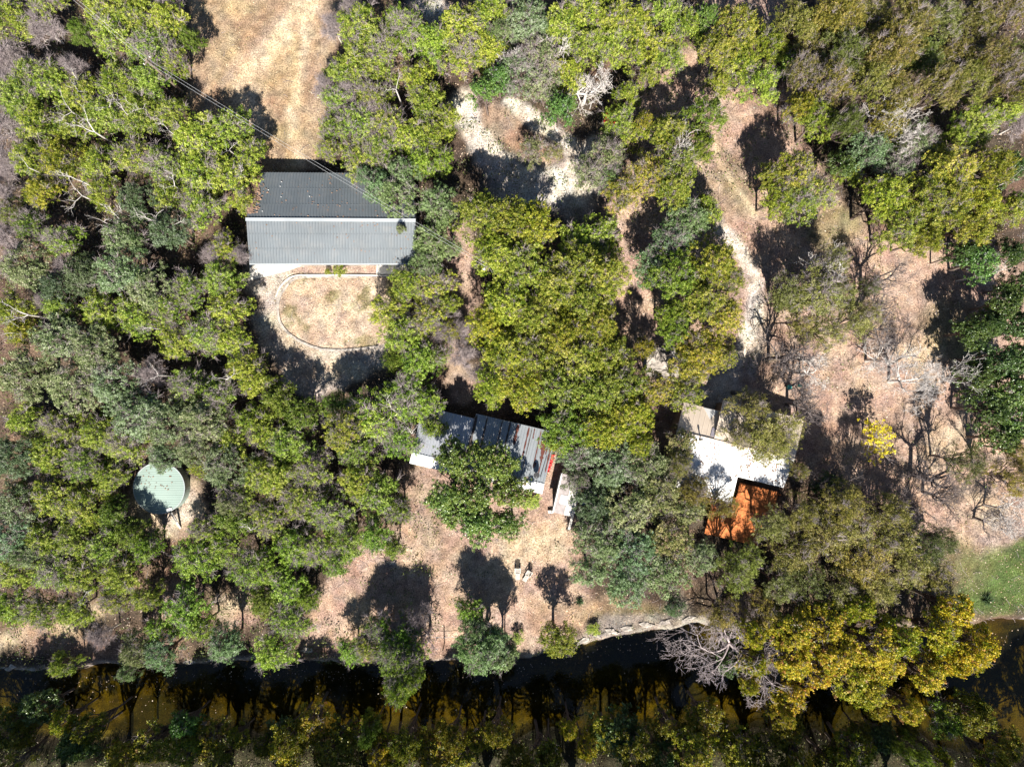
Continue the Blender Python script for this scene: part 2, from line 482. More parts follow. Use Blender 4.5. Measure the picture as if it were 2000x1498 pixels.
def ground_mat():
    m, t, b = new_mat('earth')
    at = N(t, 'ShaderNodeAttribute', attribute_name='soil')
    geo = N(t, 'ShaderNodeNewGeometry')
    def noise(scale, det, rough=.6):
        n = N(t, 'ShaderNodeTexNoise'); n.inputs['Scale'].default_value = scale; n.inputs['Detail'].default_value = det
        n.inputs['Roughness'].default_value = rough
        t.links.new(geo.outputs['Position'], n.inputs['Vector']); return n
    n1 = noise(1.1, 8, .65); n2 = noise(7.0, 5, .75)
    vo = N(t, 'ShaderNodeTexVoronoi'); vo.inputs['Scale'].default_value = 6.5; vo.feature = 'F1'
    t.links.new(geo.outputs['Position'], vo.inputs['Vector'])
    def rng(src, a, b_, c, d):
        r = N(t, 'ShaderNodeMapRange'); r.inputs['From Min'].default_value = a; r.inputs['From Max'].default_value = b_
        r.inputs['To Min'].default_value = c; r.inputs['To Max'].default_value = d
        t.links.new(src, r.inputs['Value']); return r.outputs[0]
    def mul(a, b_):
        q = N(t, 'ShaderNodeMath', operation='MULTIPLY'); t.links.new(a, q.inputs[0]); t.links.new(b_, q.inputs[1]); return q.outputs[0]
    f = mul(mul(rng(n1.outputs[0], .3, .7, .82, 1.15), rng(n2.outputs[0], .36, .64, .42, 1.5)), rng(vo.outputs['Distance'], 0, .6, 1.15, .88))
    hs = N(t, 'ShaderNodeHueSaturation')
    t.links.new(at.outputs['Color'], hs.inputs['Color']); t.links.new(f, hs.inputs['Value'])
    # scattered fallen leaves: per-cell colour
    v2 = N(t, 'ShaderNodeTexVoronoi'); v2.inputs['Scale'].default_value = 5.0
    t.links.new(geo.outputs['Position'], v2.inputs['Vector'])
    sep = N(t, 'ShaderNodeSeparateColor'); t.links.new(v2.outputs['Color'], sep.inputs[0])
    lf = rng(sep.outputs[0], .78, .80, 0, .5)
    rp = N(t, 'ShaderNodeValToRGB'); rp.color_ramp.elements[0].color = (0.10, 0.05, 0.03, 1); rp.color_ramp.elements[1].color = (0.62, 0.47, 0.34, 1)
    t.links.new(sep.outputs[1], rp.inputs[0])
    near = rng(v2.outputs['Distance'], .12, .36, 1, 0)
    mx = N(t, 'ShaderNodeMix', data_type='RGBA')
    t.links.new(mul(lf, near), mx.inputs['Factor']); t.links.new(hs.outputs[0], mx.inputs['A']); t.links.new(rp.outputs[0], mx.inputs['B'])
    t.links.new(mx.outputs['Result'], b.inputs['Base Color'])
    b.inputs['Roughness'].default_value = .95; b.inputs['Specular IOR Level'].default_value = .1
    bu = N(t, 'ShaderNodeBump'); bu.inputs['Distance'].default_value = .12; bu.inputs['Strength'].default_value = .8
    t.links.new(n2.outputs[0], bu.inputs['Height']); t.links.new(bu.outputs[0], b.inputs['Normal'])
    return m
M['ground'] = ground_mat()
me = mesh_np('ground', V, F, M['ground'], smooth_=True)
ca = me.color_attributes.new('soil', 'FLOAT_COLOR', 'POINT')
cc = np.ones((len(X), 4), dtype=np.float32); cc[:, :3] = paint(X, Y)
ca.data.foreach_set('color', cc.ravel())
tag(link('ground', me), kind='structure')

# water
def water_mat():
    m = bpy.data.materials.new('creek_water'); m.use_nodes = True
    t = m.node_tree; t.nodes.clear()
    out = N(t, 'ShaderNodeOutputMaterial')
    tr = N(t, 'ShaderNodeBsdfTransparent'); tr.inputs[0].default_value = (0.56, 0.50, 0.25, 1)
    gl = N(t, 'ShaderNodeBsdfGlossy'); gl.inputs['Roughness'].default_value = .04
    df = N(t, 'ShaderNodeBsdfDiffuse'); df.inputs[0].default_value = (0.035, 0.035, 0.02, 1)
    fr = N(t, 'ShaderNodeFresnel'); fr.inputs[0].default_value = 1.33
    geo = N(t, 'ShaderNodeNewGeometry')
    no = N(t, 'ShaderNodeTexNoise'); no.inputs['Scale'].default_value = 2.2; no.inputs['Detail'].default_value = 4
    t.links.new(geo.outputs['Position'], no.inputs['Vector'])
    bu = N(t, 'ShaderNodeBump'); bu.inputs['Distance'].default_value = .03; bu.inputs['Strength'].default_value = .4
    t.links.new(no.outputs[0], bu.inputs['Height'])
    t.links.new(bu.outputs[0], gl.inputs['Normal']); t.links.new(bu.outputs[0], fr.inputs['Normal'])
    a = N(t, 'ShaderNodeMixShader'); a.inputs[0].default_value = .12
    t.links.new(tr.outputs[0], a.inputs[1]); t.links.new(df.outputs[0], a.inputs[2])
    b = N(t, 'ShaderNodeMixShader')
    t.links.new(fr.outputs[0], b.inputs[0]); t.links.new(a.outputs[0], b.inputs[1]); t.links.new(gl.outputs[0], b.inputs[2])
    t.links.new(b.outputs[0], out.inputs[0])
    return m
M['water'] = water_mat()
wx = np.linspace(-300, 300, 301)
pxs = wx * PX + 1000
top = (749 - np.interp(pxs, BANK[:, 0], BANK[:, 1])) / PX - 0.0
bot = (749 - np.interp(pxs, SBANK[:, 0], SBANK[:, 1])) / PX - 1.5
Vw = np.concatenate([np.stack([wx, top + 0.6, wx * 0 - 1.42], 1), np.stack([wx, bot, wx * 0 - 1.42], 1)])
n = len(wx); i0 = np.arange(n - 1)
Fw = np.stack([i0 + n, i0 + n + 1, i0 + 1, i0], 1)
tag(link('water', mesh_np('water', Vw, Fw, M['water'])), kind='structure')
# ------------------------------------------------------------------ roofs and buildings
def metal(name, col, dirt=0.15, dirtcol=(0.3, 0.27, 0.24), rough=0.42, metallic=0.35, stretch=None):
    m, t, b = new_mat(name)
    tc = N(t, 'ShaderNodeNewGeometry')
    no = N(t, 'ShaderNodeTexNoise'); no.inputs['Scale'].default_value = 0.9; no.inputs['Detail'].default_value = 9; no.inputs['Roughness'].default_value = .7
    t.links.new(tc.outputs['Position'], no.inputs['Vector'])
    mr = N(t, 'ShaderNodeMapRange'); mr.inputs['From Min'].default_value = .48; mr.inputs['From Max'].default_value = .75; mr.inputs['To Max'].default_value = dirt * 3
    t.links.new(no.outputs[0], mr.inputs['Value'])
    n2 = N(t, 'ShaderNodeTexNoise'); n2.inputs['Scale'].default_value = 0.35; n2.inputs['Detail'].default_value = 3
    t.links.new(tc.outputs['Position'], n2.inputs['Vector'])
    m2 = N(t, 'ShaderNodeMapRange'); m2.inputs['From Min'].default_value = .3; m2.inputs['From Max'].default_value = .7; m2.inputs['To Min'].default_value = .9; m2.inputs['To Max'].default_value = 1.1
    t.links.new(n2.outputs[0], m2.inputs['Value'])
    mx = N(t, 'ShaderNodeMix', data_type='RGBA')
    mx.inputs['A'].default_value = (*col, 1); mx.inputs['B'].default_value = (*dirtcol, 1)
    t.links.new(mr.outputs[0], mx.inputs['Factor'])
    hs = N(t, 'ShaderNodeHueSaturation'); t.links.new(mx.outputs['Result'], hs.inputs['Color']); t.links.new(m2.outputs[0], hs.inputs['Value'])
    t.links.new(hs.outputs[0], b.inputs['Base Color'])
    b.inputs['Roughness'].default_value = rough; b.inputs['Metallic'].default_value = metallic
    return m

M['barn_roof'] = metal('grey_roof_metal', (0.122, 0.140, 0.153), .08, rough=.6, metallic=.05)
M['barn_trim'] = metal('trim_metal', (0.52, 0.55, 0.56), .06)
M['barn_wall'] = metal('wall_metal', (0.38, 0.37, 0.34), .1)
M['cabin_roof'] = metal('pale_roof_metal', (0.42, 0.435, 0.47), .08)
M['cabin_roof_b'] = metal('galvanised_metal', (0.32, 0.345, 0.365), .1, rough=.45)
M['rust'] = plain('rust', (0.115, 0.04, 0.03), .9, noise=.4, scale=6)
M['rustdark'] = plain('dark_streak', (0.07, 0.055, 0.05), .9, noise=.4, scale=6)
M['white_roof'] = metal('white_roof_coating', (0.74, 0.73, 0.71), .09, (0.6, 0.55, 0.5), rough=.6, metallic=0)
M['beige_roof'] = metal('beige_roof_coating', (0.72, 0.60, 0.48), .08, (0.35, 0.28, 0.22), rough=.7, metallic=0)
M['wallwood'] = plain('weathered_siding', (0.24, 0.19, 0.15), .85, noise=.25)
M['deck'] = plain('orange_stained_wood', (0.56, 0.18, 0.055), .75, noise=.45, scale=2.5)
M['greywood'] = plain('grey_wood', (0.46, 0.43, 0.39), .85, noise=.25, scale=7)
M['concrete'] = plain('concrete', (0.66, 0.62, 0.56), .9, noise=.2, scale=3)
M['stone'] = plain('limestone', (0.34, 0.30, 0.26), .9, noise=.5, scale=3, bump=.05)
M['tank'] = metal('green_tank_metal', (0.27, 0.35, 0.31), .07, (0.3, 0.33, 0.28), rough=.55, metallic=.1)
M['litter'] = plain('leaf_litter', (0.25, 0.16, 0.11), .95, noise=.5, scale=9)
M['black'] = plain('black_plastic', (0.02, 0.02, 0.022), .6)
M['glass'] = plain('dark_glass', (0.03, 0.035, 0.04), .15, noise=.05)
M['red'] = plain('red_tarp', (0.62, 0.03, 0.03), .6)
M['teal'] = plain('teal_plastic', (0.10, 0.50, 0.40), .45)
M['blue'] = plain('blue_tarp', (0.05, 0.10, 0.16), .5, noise=.3)
M['white'] = plain('white_paint', (0.80, 0.79, 0.76), .6, noise=.06)
M['pole'] = plain('pole_wood', (0.22, 0.17, 0.13), .9, noise=.3)
M['wire'] = plain('wire', (0.62, 0.62, 0.62), .5, metal=.4, noise=.05)
M['pot'] = plain('dark_pot', (0.06, 0.045, 0.04), .8)

def ribbed(mb, A, B, C, D, pitch=.3, rh=.04, rw=.07, th=.08, mi=0):
    """metal sheet roof: eave A-B, ridge D-C, ribs run up the slope"""
    A, B, C, D = map(Vector, (A, B, C, D))
    nrm = (B - A).cross(D - A).normalized()
    if nrm.z < 0: nrm = -nrm
    L = (B - A).length; n = max(1, int(round(L / pitch)))
    us = [(0, 0)]
    for k in range(n):
        c = (k + .5) / n; hw = rw / 2 / L
        us += [(c - hw * 1.8, 0), (c - hw, rh), (c + hw, rh), (c + hw * 1.8, 0)]
    us.append((1, 0))
    i0 = len(mb.v)
    for u, z in us:
        mb.v.append(tuple(A + (B - A) * u + nrm * z)); mb.v.append(tuple(D + (C - D) * u + nrm * z))
    flip = ((B - A).cross(D - A)).z < 0
    for k in range(len(us) - 1):
        a = i0 + 2 * k
        f = [a, a + 2, a + 3, a + 1]
        mb.f.append(f[::-1] if flip else f); mb.m.append(mi)
    pts = [A, B, C, D]
    if flip: pts = pts[::-1]
    mb.slab([p - nrm * .012 for p in pts], th, mi)

def at(t0, a, b): return Vector(a) + (Vector(b) - Vector(a)) * t0

def set_root(name, cx, cy, label, cat, group=None):
    x, y = G(cx, cy)
    r = empty(name, (x, y, 0)); tag(r, label, cat, group); return r, (x, y, 0)

def walls(mb, foot, z0, z1s, mi=0): mb.prism(foot, z0, z1s, mi)

def roof_litter(root, org, A, B, C, D, n, seed, edge=.5):
    r_ = random.Random(seed); mb = MB(); A, B, C, D = map(Vector, (A, B, C, D))
    cl = [(r_.random(), r_.random()) for _ in range(9)]
    for k in range(n):
        if r_.random() < edge:
            cu, cv = cl[r_.randrange(9)]; u = min(.99, max(.01, cu + r_.gauss(0, .035))); v = min(.98, max(.02, cv + r_.gauss(0, .09)))
        else: u, v = r_.random() * .98 + .01, r_.random() * .96 + .02
        c = at(v, at(u, A, B), at(u, D, C)) + Vector((0, 0, .07)); s = .03 + r_.random() * .07; a = r_.random() * 6.3
        mb.poly([c + Vector((math.cos(a + b) * s, math.sin(a + b) * s * .7, r_.uniform(-.01, .03))) for b in (0, 1.6, 3.1, 4.7)])
    o = mb.build('leaf_drift', M['litter'], root, org); o['kind'] = 'stuff'
# ---- barn
root, org = set_root('metal_barn', 650, 425, 'long grey metal barn with ribbed gable roof beside the dry grass field', 'barn')
hE, hR, hN = 3.2, 4.5, 2.3
SW = P(487, 514.5, hE); SE = P(813, 514.5, hE); RW = P(481, 429, hR); RE = P(811, 431, hR)
NW = P(497, 337, hN); NE = P(806, 339, hN)
mb = MB(); ribbed(mb, SW, SE, RE, RW, .3, .05, .09); mb.build('south_roof', M['barn_roof'], root, org)
mb = MB(); ribbed(mb, NW, NE, RE, RW, .3, .05, .09); mb.build('north_roof', M['barn_roof'], root, org)
mb = MB()
mb.beam(RW + Vector((-.05, 0, .07)), RE + Vector((.05, 0, .07)), .34, .05)
mb.build('ridge_cap', M['barn_trim'], root, org)
mb = MB()
i = .3
fp = [(SW.x + i, SW.y + i), (SE.x - i, SE.y + i), (RE.x - i, RE.y), (NE.x - i, NE.y - i), (NW.x + i, NW.y - i), (RW.x + i, RW.y)]
zz = [hE - .2, hE - .2, hR - .15, hN - .16, hN - .16, hR - .15]
mb.prism([(a, b) for a, b in fp], -.2, zz); mb.build('wall', M['barn_wall'], root, org)
mb = MB(); mb.beam(SW + Vector((0, -.07, -.08)), SE + Vector((0, -.07, -.08)), .12, .12); mb.build('gutter', M['barn_trim'], root, org)
mb = MB()
r_ = random.Random(3)
NWp = []
for k in range(15):
    t = k / 14 * .93; u = (.006 + .042 * math.sin(math.pi * min(1, t + .12)) ** .8) * r_.uniform(.8, 1.1) * (1.25 - t)
    NWp.append((at(t, NW, RW) + Vector((0, 0, .075)), at(u, at(t, NW, RW), at(t, NE, RE)) + Vector((0, 0, .08))))
for a, b in zip(NWp[:-1], NWp[1:]): mb.poly([a[0], a[1], b[1], b[0]])
for k in range(420):                                  # drift of leaves along the west edge of the north slope
    t = r_.random() ** .8; u = abs(r_.gauss(0, .022)) * (1.5 - abs(t - .5))
    p = at(t * .88, NW, RW); q = at(t * .88, NE, RE); c = at(u, p, q) + Vector((0, 0, .06 + r_.random() * .05))
    s = .05 + r_.random() * .12; a = r_.random() * 6.3
    mb.poly([c + Vector((math.cos(a + b) * s, math.sin(a + b) * s * .6, r_.uniform(-.02, .04))) for b in (0, 1.6, 3.1, 4.7)])
mb.build('leaf_drift', M['litter'], root, org)['kind'] = 'stuff'
roof_litter(root, org, SW, SE, RE, RW, 70, 5)
roof_litter(root, org, NW, NE, RE, RW, 110, 6)
for t in (.34, .68):
    for (a, b, c_, d) in ((SW, SE, RE, RW), (NW, NE, RE, RW)):
        mb = MB(); mb.beam(at(t, a, d) + Vector((.02, 0, .03)), at(t, b, c_) + Vector((-.02, 0, .03)), .035, .02); mb.build('sheet_lap', M['barn_roof'], root, org)
for (px, py) in ((547, 354), (546, 364), (524, 372), (551, 387), (606, 386), (519, 418)):
    mb = MB(); c = P(px, py, 3.2); t = (c.y - NW.y) / (RW.y - NW.y); c.z = hN + (hR - hN) * t + .09
    mb.beam(c, c + Vector((.05, .03, .01)), .07, .04); mb.build('roof_patch', M['white'], root, org)
for px in (560, 640, 730):
    mb = MB(); c = P(px, 514.5, 1.3); mb.box((c.x, SW.y + i - .02, 1.25), (1.3, .06, 1.0)); wi = mb.build('window', M['white'], root, org)
    mb = MB(); mb.box((c.x, SW.y + i - .06, 1.25), (1.1, .03, .8)); pn = mb.build('pane', M['glass'], wi); pn.location = (-org[0], -org[1], 0)

# ---- slab of concrete south of the barn
mb = MB(); x0, y0 = G(500, 517); x1, y1 = G(560, 532)
mb.slab([P(488, 548), P(560, 530), P(590, 519), P(590, 505), P(488, 505)], .12)
o = mb.build('concrete_apron', M['concrete'], None); o.location.z = gz(*G(540, 525)) + .16; tag(o, 'pale concrete apron along the front of the grey metal barn', 'paving')
mb = MB(); mb.slab([P(735, 536), P(800, 536), P(808, 505), P(738, 505)], .12)
o = mb.build('concrete_slab', M['concrete'], None); o.location.z = gz(*G(770, 525)) + .17; tag(o, 'small shaded concrete slab at the right front corner of the barn', 'paving')

# ---- oval kerb of the garden bed
def ring(pts, w, h, mat, name, org, parent=None, zoff=0):
    mb = MB(); pts = [Vector((*G(*p), 0)) for p in pts]
    L, R = [], []
    for k, p in enumerate(pts):
        d = (pts[min(k + 1, len(pts) - 1)] - pts[max(k - 1, 0)]).normalized(); q = Vector((-d.y, d.x, 0))
        zg = gz(p.x, p.y) + h + zoff
        L.append(p + q * w / 2 + Vector((0, 0, zg))); R.append(p - q * w / 2 + Vector((0, 0, zg)))
    i0 = len(mb.v)
    for a, b in zip(L, R):
        mb.v += [tuple(a), tuple(b), (a.x, a.y, a.z - h - .15), (b.x, b.y, b.z - h - .15)]
    for k in range(len(pts) - 1):
        a = i0 + 4 * k; b = a + 4
        mb.f += [[a, a + 1, b + 1, b], [a, b, b + 2, a + 2], [a + 1, a + 3, b + 3, b + 1]]; mb.m += [0, 0, 0]
    return mb.build(name, mat, parent, org)
def spline(pts, n=6):
    out = []
    for i in range(len(pts) - 1):
        p0 = pts[max(i - 1, 0)]; p1 = pts[i]; p2 = pts[i + 1]; p3 = pts[min(i + 2, len(pts) - 1)]
        for k in range(n):
            t = k / n
            out.append(tuple(.5 * ((2 * b) + (-a + c) * t + (2 * a - 5 * b + 4 * c - d) * t * t + (-a + 3 * b - 3 * c + d) * t ** 3) for a, b, c, d in zip(p0, p1, p2, p3)))
    out.append(pts[-1]); return out
root, org = set_root('garden_edging', 543, 605, 'low curved stone edging round the oval garden bed below the barn', 'garden edging')
ring(spline(GARDEN[1:14]), .26, .13, M['stone'], 'kerb', org, root)
ring([(585, 538), (640, 537.5), (700, 538), (800, 540)], .10, .22, M['concrete'], 'rail', org, root)
ring(spline([(585, 538), (566, 543), (549, 560), (540, 580)]), .10, .22, M['concrete'], 'rail', org, root)

# ---- round tank
root, org = set_root('water_tank', 319, 953, 'round pale green water tank with flat sheet metal top among the junipers', 'water tank')
cx, cy = G(311, 953, 1.35); zt = gz(cx, cy)
R = 2.72; H_ = 1.35
mb = MB(); n = 64
ringp = [(cx + R * math.cos(2 * math.pi * k / n), cy + R * math.sin(2 * math.pi * k / n)) for k in range(n)]
mb.prism(ringp, -.2, H_); mb.build('wall', M['tank'], root, org)
mb = MB()
strips = 22
for k in range(strips):
    ya = -R + 2 * R * k / strips + .008; yb = -R + 2 * R * (k + 1) / strips - .008
    pts = []
    for t in range(7):
        yy = ya + (yb - ya) * t / 6; xx = math.sqrt(max(R * R - yy * yy, 0)) + .05; pts.append((cx + xx, cy + yy))
    for t in range(6, -1, -1):
        yy = ya + (yb - ya) * t / 6; xx = math.sqrt(max(R * R - yy * yy, 0)) + .05; pts.append((cx - xx, cy + yy))
    zt_ = H_ + .05 + (.012 if k % 2 else 0)
    mb.prism(pts, H_ + .004, zt_)
mb.build('lid', M['tank'], root, org)
mb = MB()
for k in range(n):
    a = ringp[k]; b = ringp[(k + 1) % n]; mb.beam((a[0], a[1], H_ + .03), (b[0], b[1], H_ + .03), .07, .10)
mb.build('rim', M['barn_trim'], root, org)
mb = MB(); c = P(331, 995, H_); mb.beam(c + Vector((-.25, -.05, .1)), c + Vector((.3, .12, .1)), .25, .12); mb.build('inlet', M['white'], root, org)
roof_litter(root, org, (cx - 1.9, cy - .2, H_ + .03), (cx + 1.9, cy - .2, H_ + .03), (cx + 1.9, cy + 1.9, H_ + .03), (cx - 1.9, cy + 1.9, H_ + .03), 40, 13)
mb = MB(); a = P(334, 1001, 1.2); b = P(352, 1032, .1); mb.beam(a, b, .16, .07)
mb.beam(a + Vector((.1, .05, 0)), b + Vector((.1, .05, 0)), .05, .12)
o = mb.build('wooden_plank', M['greywood'], None); tag(o, 'pale weathered plank leaning on the lower edge of the round tank', 'plank')

# ---- rusty roofed cabin
root, org = set_root('cabin', 945, 870, 'tilted cabin with pale ribbed metal roof and rust red streaks', 'cabin')
ca_, sa_ = math.cos(math.radians(-13.3)), math.sin(math.radians(-13.3))
def cab(u, v, h):
    """u px along the long side from the lower left corner, v px up the slope"""
    return P(800 + u * .973 + v * .228, 903.5 + u * .23 - v * .973, h)
hN, hR, hS = 2.5, 3.35, 3.1
W1 = 104
mb = MB(); ribbed(mb, cab(0, 19, hR), cab(W1, 19, hR), cab(W1, 113, hN), cab(0, 113, hN), .3, .05, .1); mb.build('left_roof', M['cabin_roof'], root, org)
mb = MB(); ribbed(mb, cab(0, -1, hS), cab(W1, -1, hS), cab(W1, 19, hR), cab(0, 19, hR), .3, .05, .1); mb.build('front_roof', M['white_roof'], root, org)
mb = MB(); dz = .22
ribbed(mb, cab(W1 + 1, 19, hR + dz), cab(266, 19, hR + dz), cab(266, 123, hN + dz), cab(W1 + 1, 123, hN + dz), .3, .045, .08)
def cz(v): return hR + dz + (hN - hR) * (v - 19) / 104
def streak(mb, u0, v0, u1, v1, w, mi):
    a = random.Random(int(u0 * 7)); n = 12; L = []; Rr = []
    for k in range(n + 1):
        t = k / n; u = u0 + (u1 - u0) * t; v = v0 + (v1 - v0) * t
        ww = w * (.5 + .9 * a.random()) * (1 if .05 < t < .95 else .35)
        pl = cab(u - ww / 2, v, cz(v) + .062); pr = cab(u + ww / 2, v, cz(v) + .062); L.append(pl); Rr.append(pr)
    for k in range(n):
        mb.poly([L[k], Rr[k], Rr[k + 1], L[k + 1]], mi)
for s in ((237, 45, 236, 121, 2.2), (249, 62, 248, 104, 6), (243, 84, 242, 104, 3), (250, 35, 250, 66, 2.2), (262, 42, 262, 108, 3.2), (255, 76, 255, 88, 2), (240, 47, 240, 58, 2.5), (224, 100, 223, 121, 2), (190, 80, 190, 121, 5), (212, 60, 212, 121, 3)):
    streak(mb, *s[:4], s[4], 1)
for s in ((107, 22, 107, 122, 4), (128, 30, 128, 122, 3), (158, 60, 158, 122, 2.4), (174, 40, 174, 122, 3), (218, 25, 218, 122, 1.6)):
    streak(mb, *s[:4], s[4], 2)
mb.build('right_roof', [M['cabin_roof_b'], M['rust'], M['rustdark']], root, org)
mb = MB(); ribbed(mb, cab(W1 + 1, 0, hS + dz), cab(266, 0, hS + dz), cab(266, 19, hR + dz), cab(W1 + 1, 19, hR + dz), .3, .045, .08); mb.build('front_roof', M['white_roof'], root, org)
mb = MB(); mb.prism([cab(4, 3, 3).xy[:], cab(W1, 3, 3).xy[:], cab(262, 4, 3).xy[:], cab(262, 117, 2.6).xy[:], cab(W1, 108, 2.6).xy[:], cab(4, 108, 2.6).xy[:]], -.2, [2.95, 2.95, 3.15, 2.5, 2.3, 2.3])
mb.build('wall', M['wallwood'], root, org)
mb = MB(); mb.beam(cab(0, 19, hR + .06), cab(W1, 19, hR + .06), .2, .05); mb.build('ridge_cap', M['barn_trim'], root, org)
mb = MB(); mb.beam(cab(W1 + 1, 19, hR + dz + .06), cab(266, 19, hR + dz + .06), .16, .05); mb.build('ridge_cap', M['barn_trim'], root, org)
mb = MB(); mb.beam(cab(255, 30, hR + dz), cab(258, 75, cz(75) + .08), .03, .03); mb.build('cable', M['black'], root, org)
# satellite dish
x, y, z = cab(247, 31, cz(31) + .02)
root = empty('satellite_dish', (x, y, z)); tag(root, 'dark oval satellite dish standing on the rusty cabin roof', 'satellite dish')
mb = MB()
tilt = math.radians(38)
nr, na = 6, 24
def dish(r, a):
    u = r * .31 * math.cos(a); v = r * .44 * math.sin(a); wz = .16 * r * r
    yy = v * math.cos(tilt) + wz * math.sin(tilt); zz = v * math.sin(tilt) - 0 + wz * math.cos(tilt)
    return (u, yy + .1, zz + .62)
for i_ in range(nr):
    for k in range(na):
        a0, a1 = 2 * math.pi * k / na, 2 * math.pi * (k + 1) / na
        p = [dish(i_ / nr, a0), dish((i_ + 1) / nr, a0), dish((i_ + 1) / nr, a1), dish(i_ / nr, a1)]
        if i_ == 0: p = p[1:]
        mb.poly(p)
        mb.poly([(q[0], q[1], q[2] - .025) for q in p][::-1])
mb.build('reflector', M['black'], root)
mb = MB(); mb.tube([(0, 0, 0), (0, 0, .5), (0, .05, .64)], .03); mb.build('mast', M['barn_trim'], root)
mb = MB(); mb.tube([(0, -.2, .35), (0, -.62, .62)], .02); mb.box((0, -.64, .66), (.1, .12, .1)); mb.build('feed_arm', M['black'], root)
# red tarp beside the cabin
mb = MB(); zz = gz(*G(1076, 905))
pts = spline([(1080, 887), (1078, 897), (1075, 905), (1072, 914), (1069, 922)], 4)
for k in range(len(pts) - 1):
    w0 = 3.2 + 1.8 * math.sin(k * 2.1); w1 = 3.2 + 1.8 * math.sin((k + 1) * 2.1)
    a, b = pts[k], pts[k + 1]; za = .28 + .1 * math.sin(k * 1.7); zb = .28 + .1 * math.sin((k + 1) * 1.7)
    mb.slab([P(a[0] - w0, a[1], zz + za), P(b[0] - w1, b[1], zz + zb), P(b[0] + w1, b[1], zz + zb * .6), P(a[0] + w0, a[1], zz + za * .6)], .22)
tag(mb.build('red_tarp', M['red']), 'bright red tarp lying along the right wall of the rusty cabin', 'tarp')
# planter below the cabin
x, y = G(1036, 958); zz = gz(x, y); root = empty('planter', (x, y, zz), math.radians(-13)); tag(root, 'dark rectangular planter with a green plant under the cabin eave', 'planter')
mb = MB()
for c, s in (((0, -.22, .25), (1.15, .06, .5)), ((0, .22, .25), (1.15, .06, .5)), ((-.55, 0, .25), (.06, .38, .5)), ((.55, 0, .25), (.06, .38, .5))): mb.box(c, s)
mb.build('box', M['pot'], root)
mb = MB(); mb.box((0, 0, .36), (1.04, .38, .1)); mb.build('soil', M['litter'], root)
PLANTER = root

# ---- white roofed house
root, org = set_root('house', 1430, 890, 'large house with white ribbed roof partly hidden by thin trees', 'house')
A_ = np.array((.974, .233)); B_ = np.array((-.233, .974))      # px along ridge, px down-slope
def hs(u, v, h):
    p = np.array((1322, 842)) + A_ * u + B_ * v; return P(p[0], p[1], h)
hr, he = 4.4, 3.2
def hz(v): return hr - abs(v) / 111 * 1.2
def hn(v): return hr - abs(v) / 80 * 2.3
mb = MB(); ribbed(mb, hs(0, 111, he), hs(136, 111, he), hs(136, 0, hr), hs(0, 0, hr), .4, .02, .05)
mb.build('south_roof', M['white_roof'], root, org)
mb = MB(); ribbed(mb, hs(136.2, 59, hz(59)), hs(228, 59, hz(59)), hs(236, 0, hr), hs(136.2, 0, hr), .4, .02, .05)
mb.build('east_roof', M['white_roof'], root, org)
mb = MB(); ribbed(mb, hs(0, -58, hn(58)), hs(74, -58, hn(58)), hs(74, 0, hr), hs(0, 0, hr), .6, .015, .05)
mb.build('beige_roof', M['beige_roof'], root, org)
mb = MB(); ribbed(mb, hs(74.2, -80, hz(80)), hs(236, -80, hn(80)), hs(236, 0, hr), hs(74.2, 0, hr), .6, .015, .05)
mb.build('north_roof', M['beige_roof'], root, org)
mb = MB(); mb.beam(hs(-1, 0, hr + .05), hs(237, 0, hr + .05), .16, .05); mb.build('ridge_cap', M['beige_roof'], root, org)
mb = MB(); mb.prism([hs(5, 105, hz(105)).xy[:], hs(132, 105, hz(105)).xy[:], hs(132, 55, hz(55)).xy[:], hs(222, 55, hz(55)).xy[:], hs(229, 0, hz(0)).xy[:], hs(229, -74, hn(74)).xy[:], hs(76, -74, hn(74)).xy[:], hs(76, -54, hn(54)).xy[:], hs(5, -54, hn(54)).xy[:], hs(5, 0, hz(0)).xy[:]], -.2,
                   [hz(105) - .25, hz(105) - .25, hz(55) - .25, hz(55) - .25, hr - .25, hn(74) - .25, hn(74) - .25, hn(54) - .25, hn(54) - .25, hr - .25])
mb.build('wall', M['wallwood'], root, org)
mb = MB(); mb.slab([hs(66, -6, hn(6) + .07), hs(75, -6, hn(6) + .07), hs(75, -23, hn(23) + .07), hs(66, -23, hn(23) + .07)][::1], .05); mb.build('grey_patch', plain('grey_lavender', (.36, .33, .38), .4), root, org)  # flat grey-lavender patch laid on the beige slope
mb = MB(); c = hs(47, 4, hz(4)); mb.tube([c, c + Vector((0, 0, .75))], .07); mb.tube([c + Vector((0, 0, .75)), c + Vector((0, 0, .85))], .11); mb.build('vent_pipe', M['black'], root, org)
mb = MB(); mb.slab([hs(76, 8, hz(8) + .06), hs(90, 8, hz(8) + .06), hs(90, 20, hz(20) + .06), hs(76, 20, hz(20) + .06)][::-1], .04); mb.build('roof_panel', plain('pale_panel', (.66, .62, .66), .4), root, org)
mb = MB(); mb.slab([hs(40, -57, hn(57) + .09), hs(57, -38, hn(38) + .09), hs(70, -57, hn(57) + .09)], .05)
mb.build('sunlit_wedge', M['white_roof'], root, org)  # added white triangle, puts a sunlit wedge into the roof colour

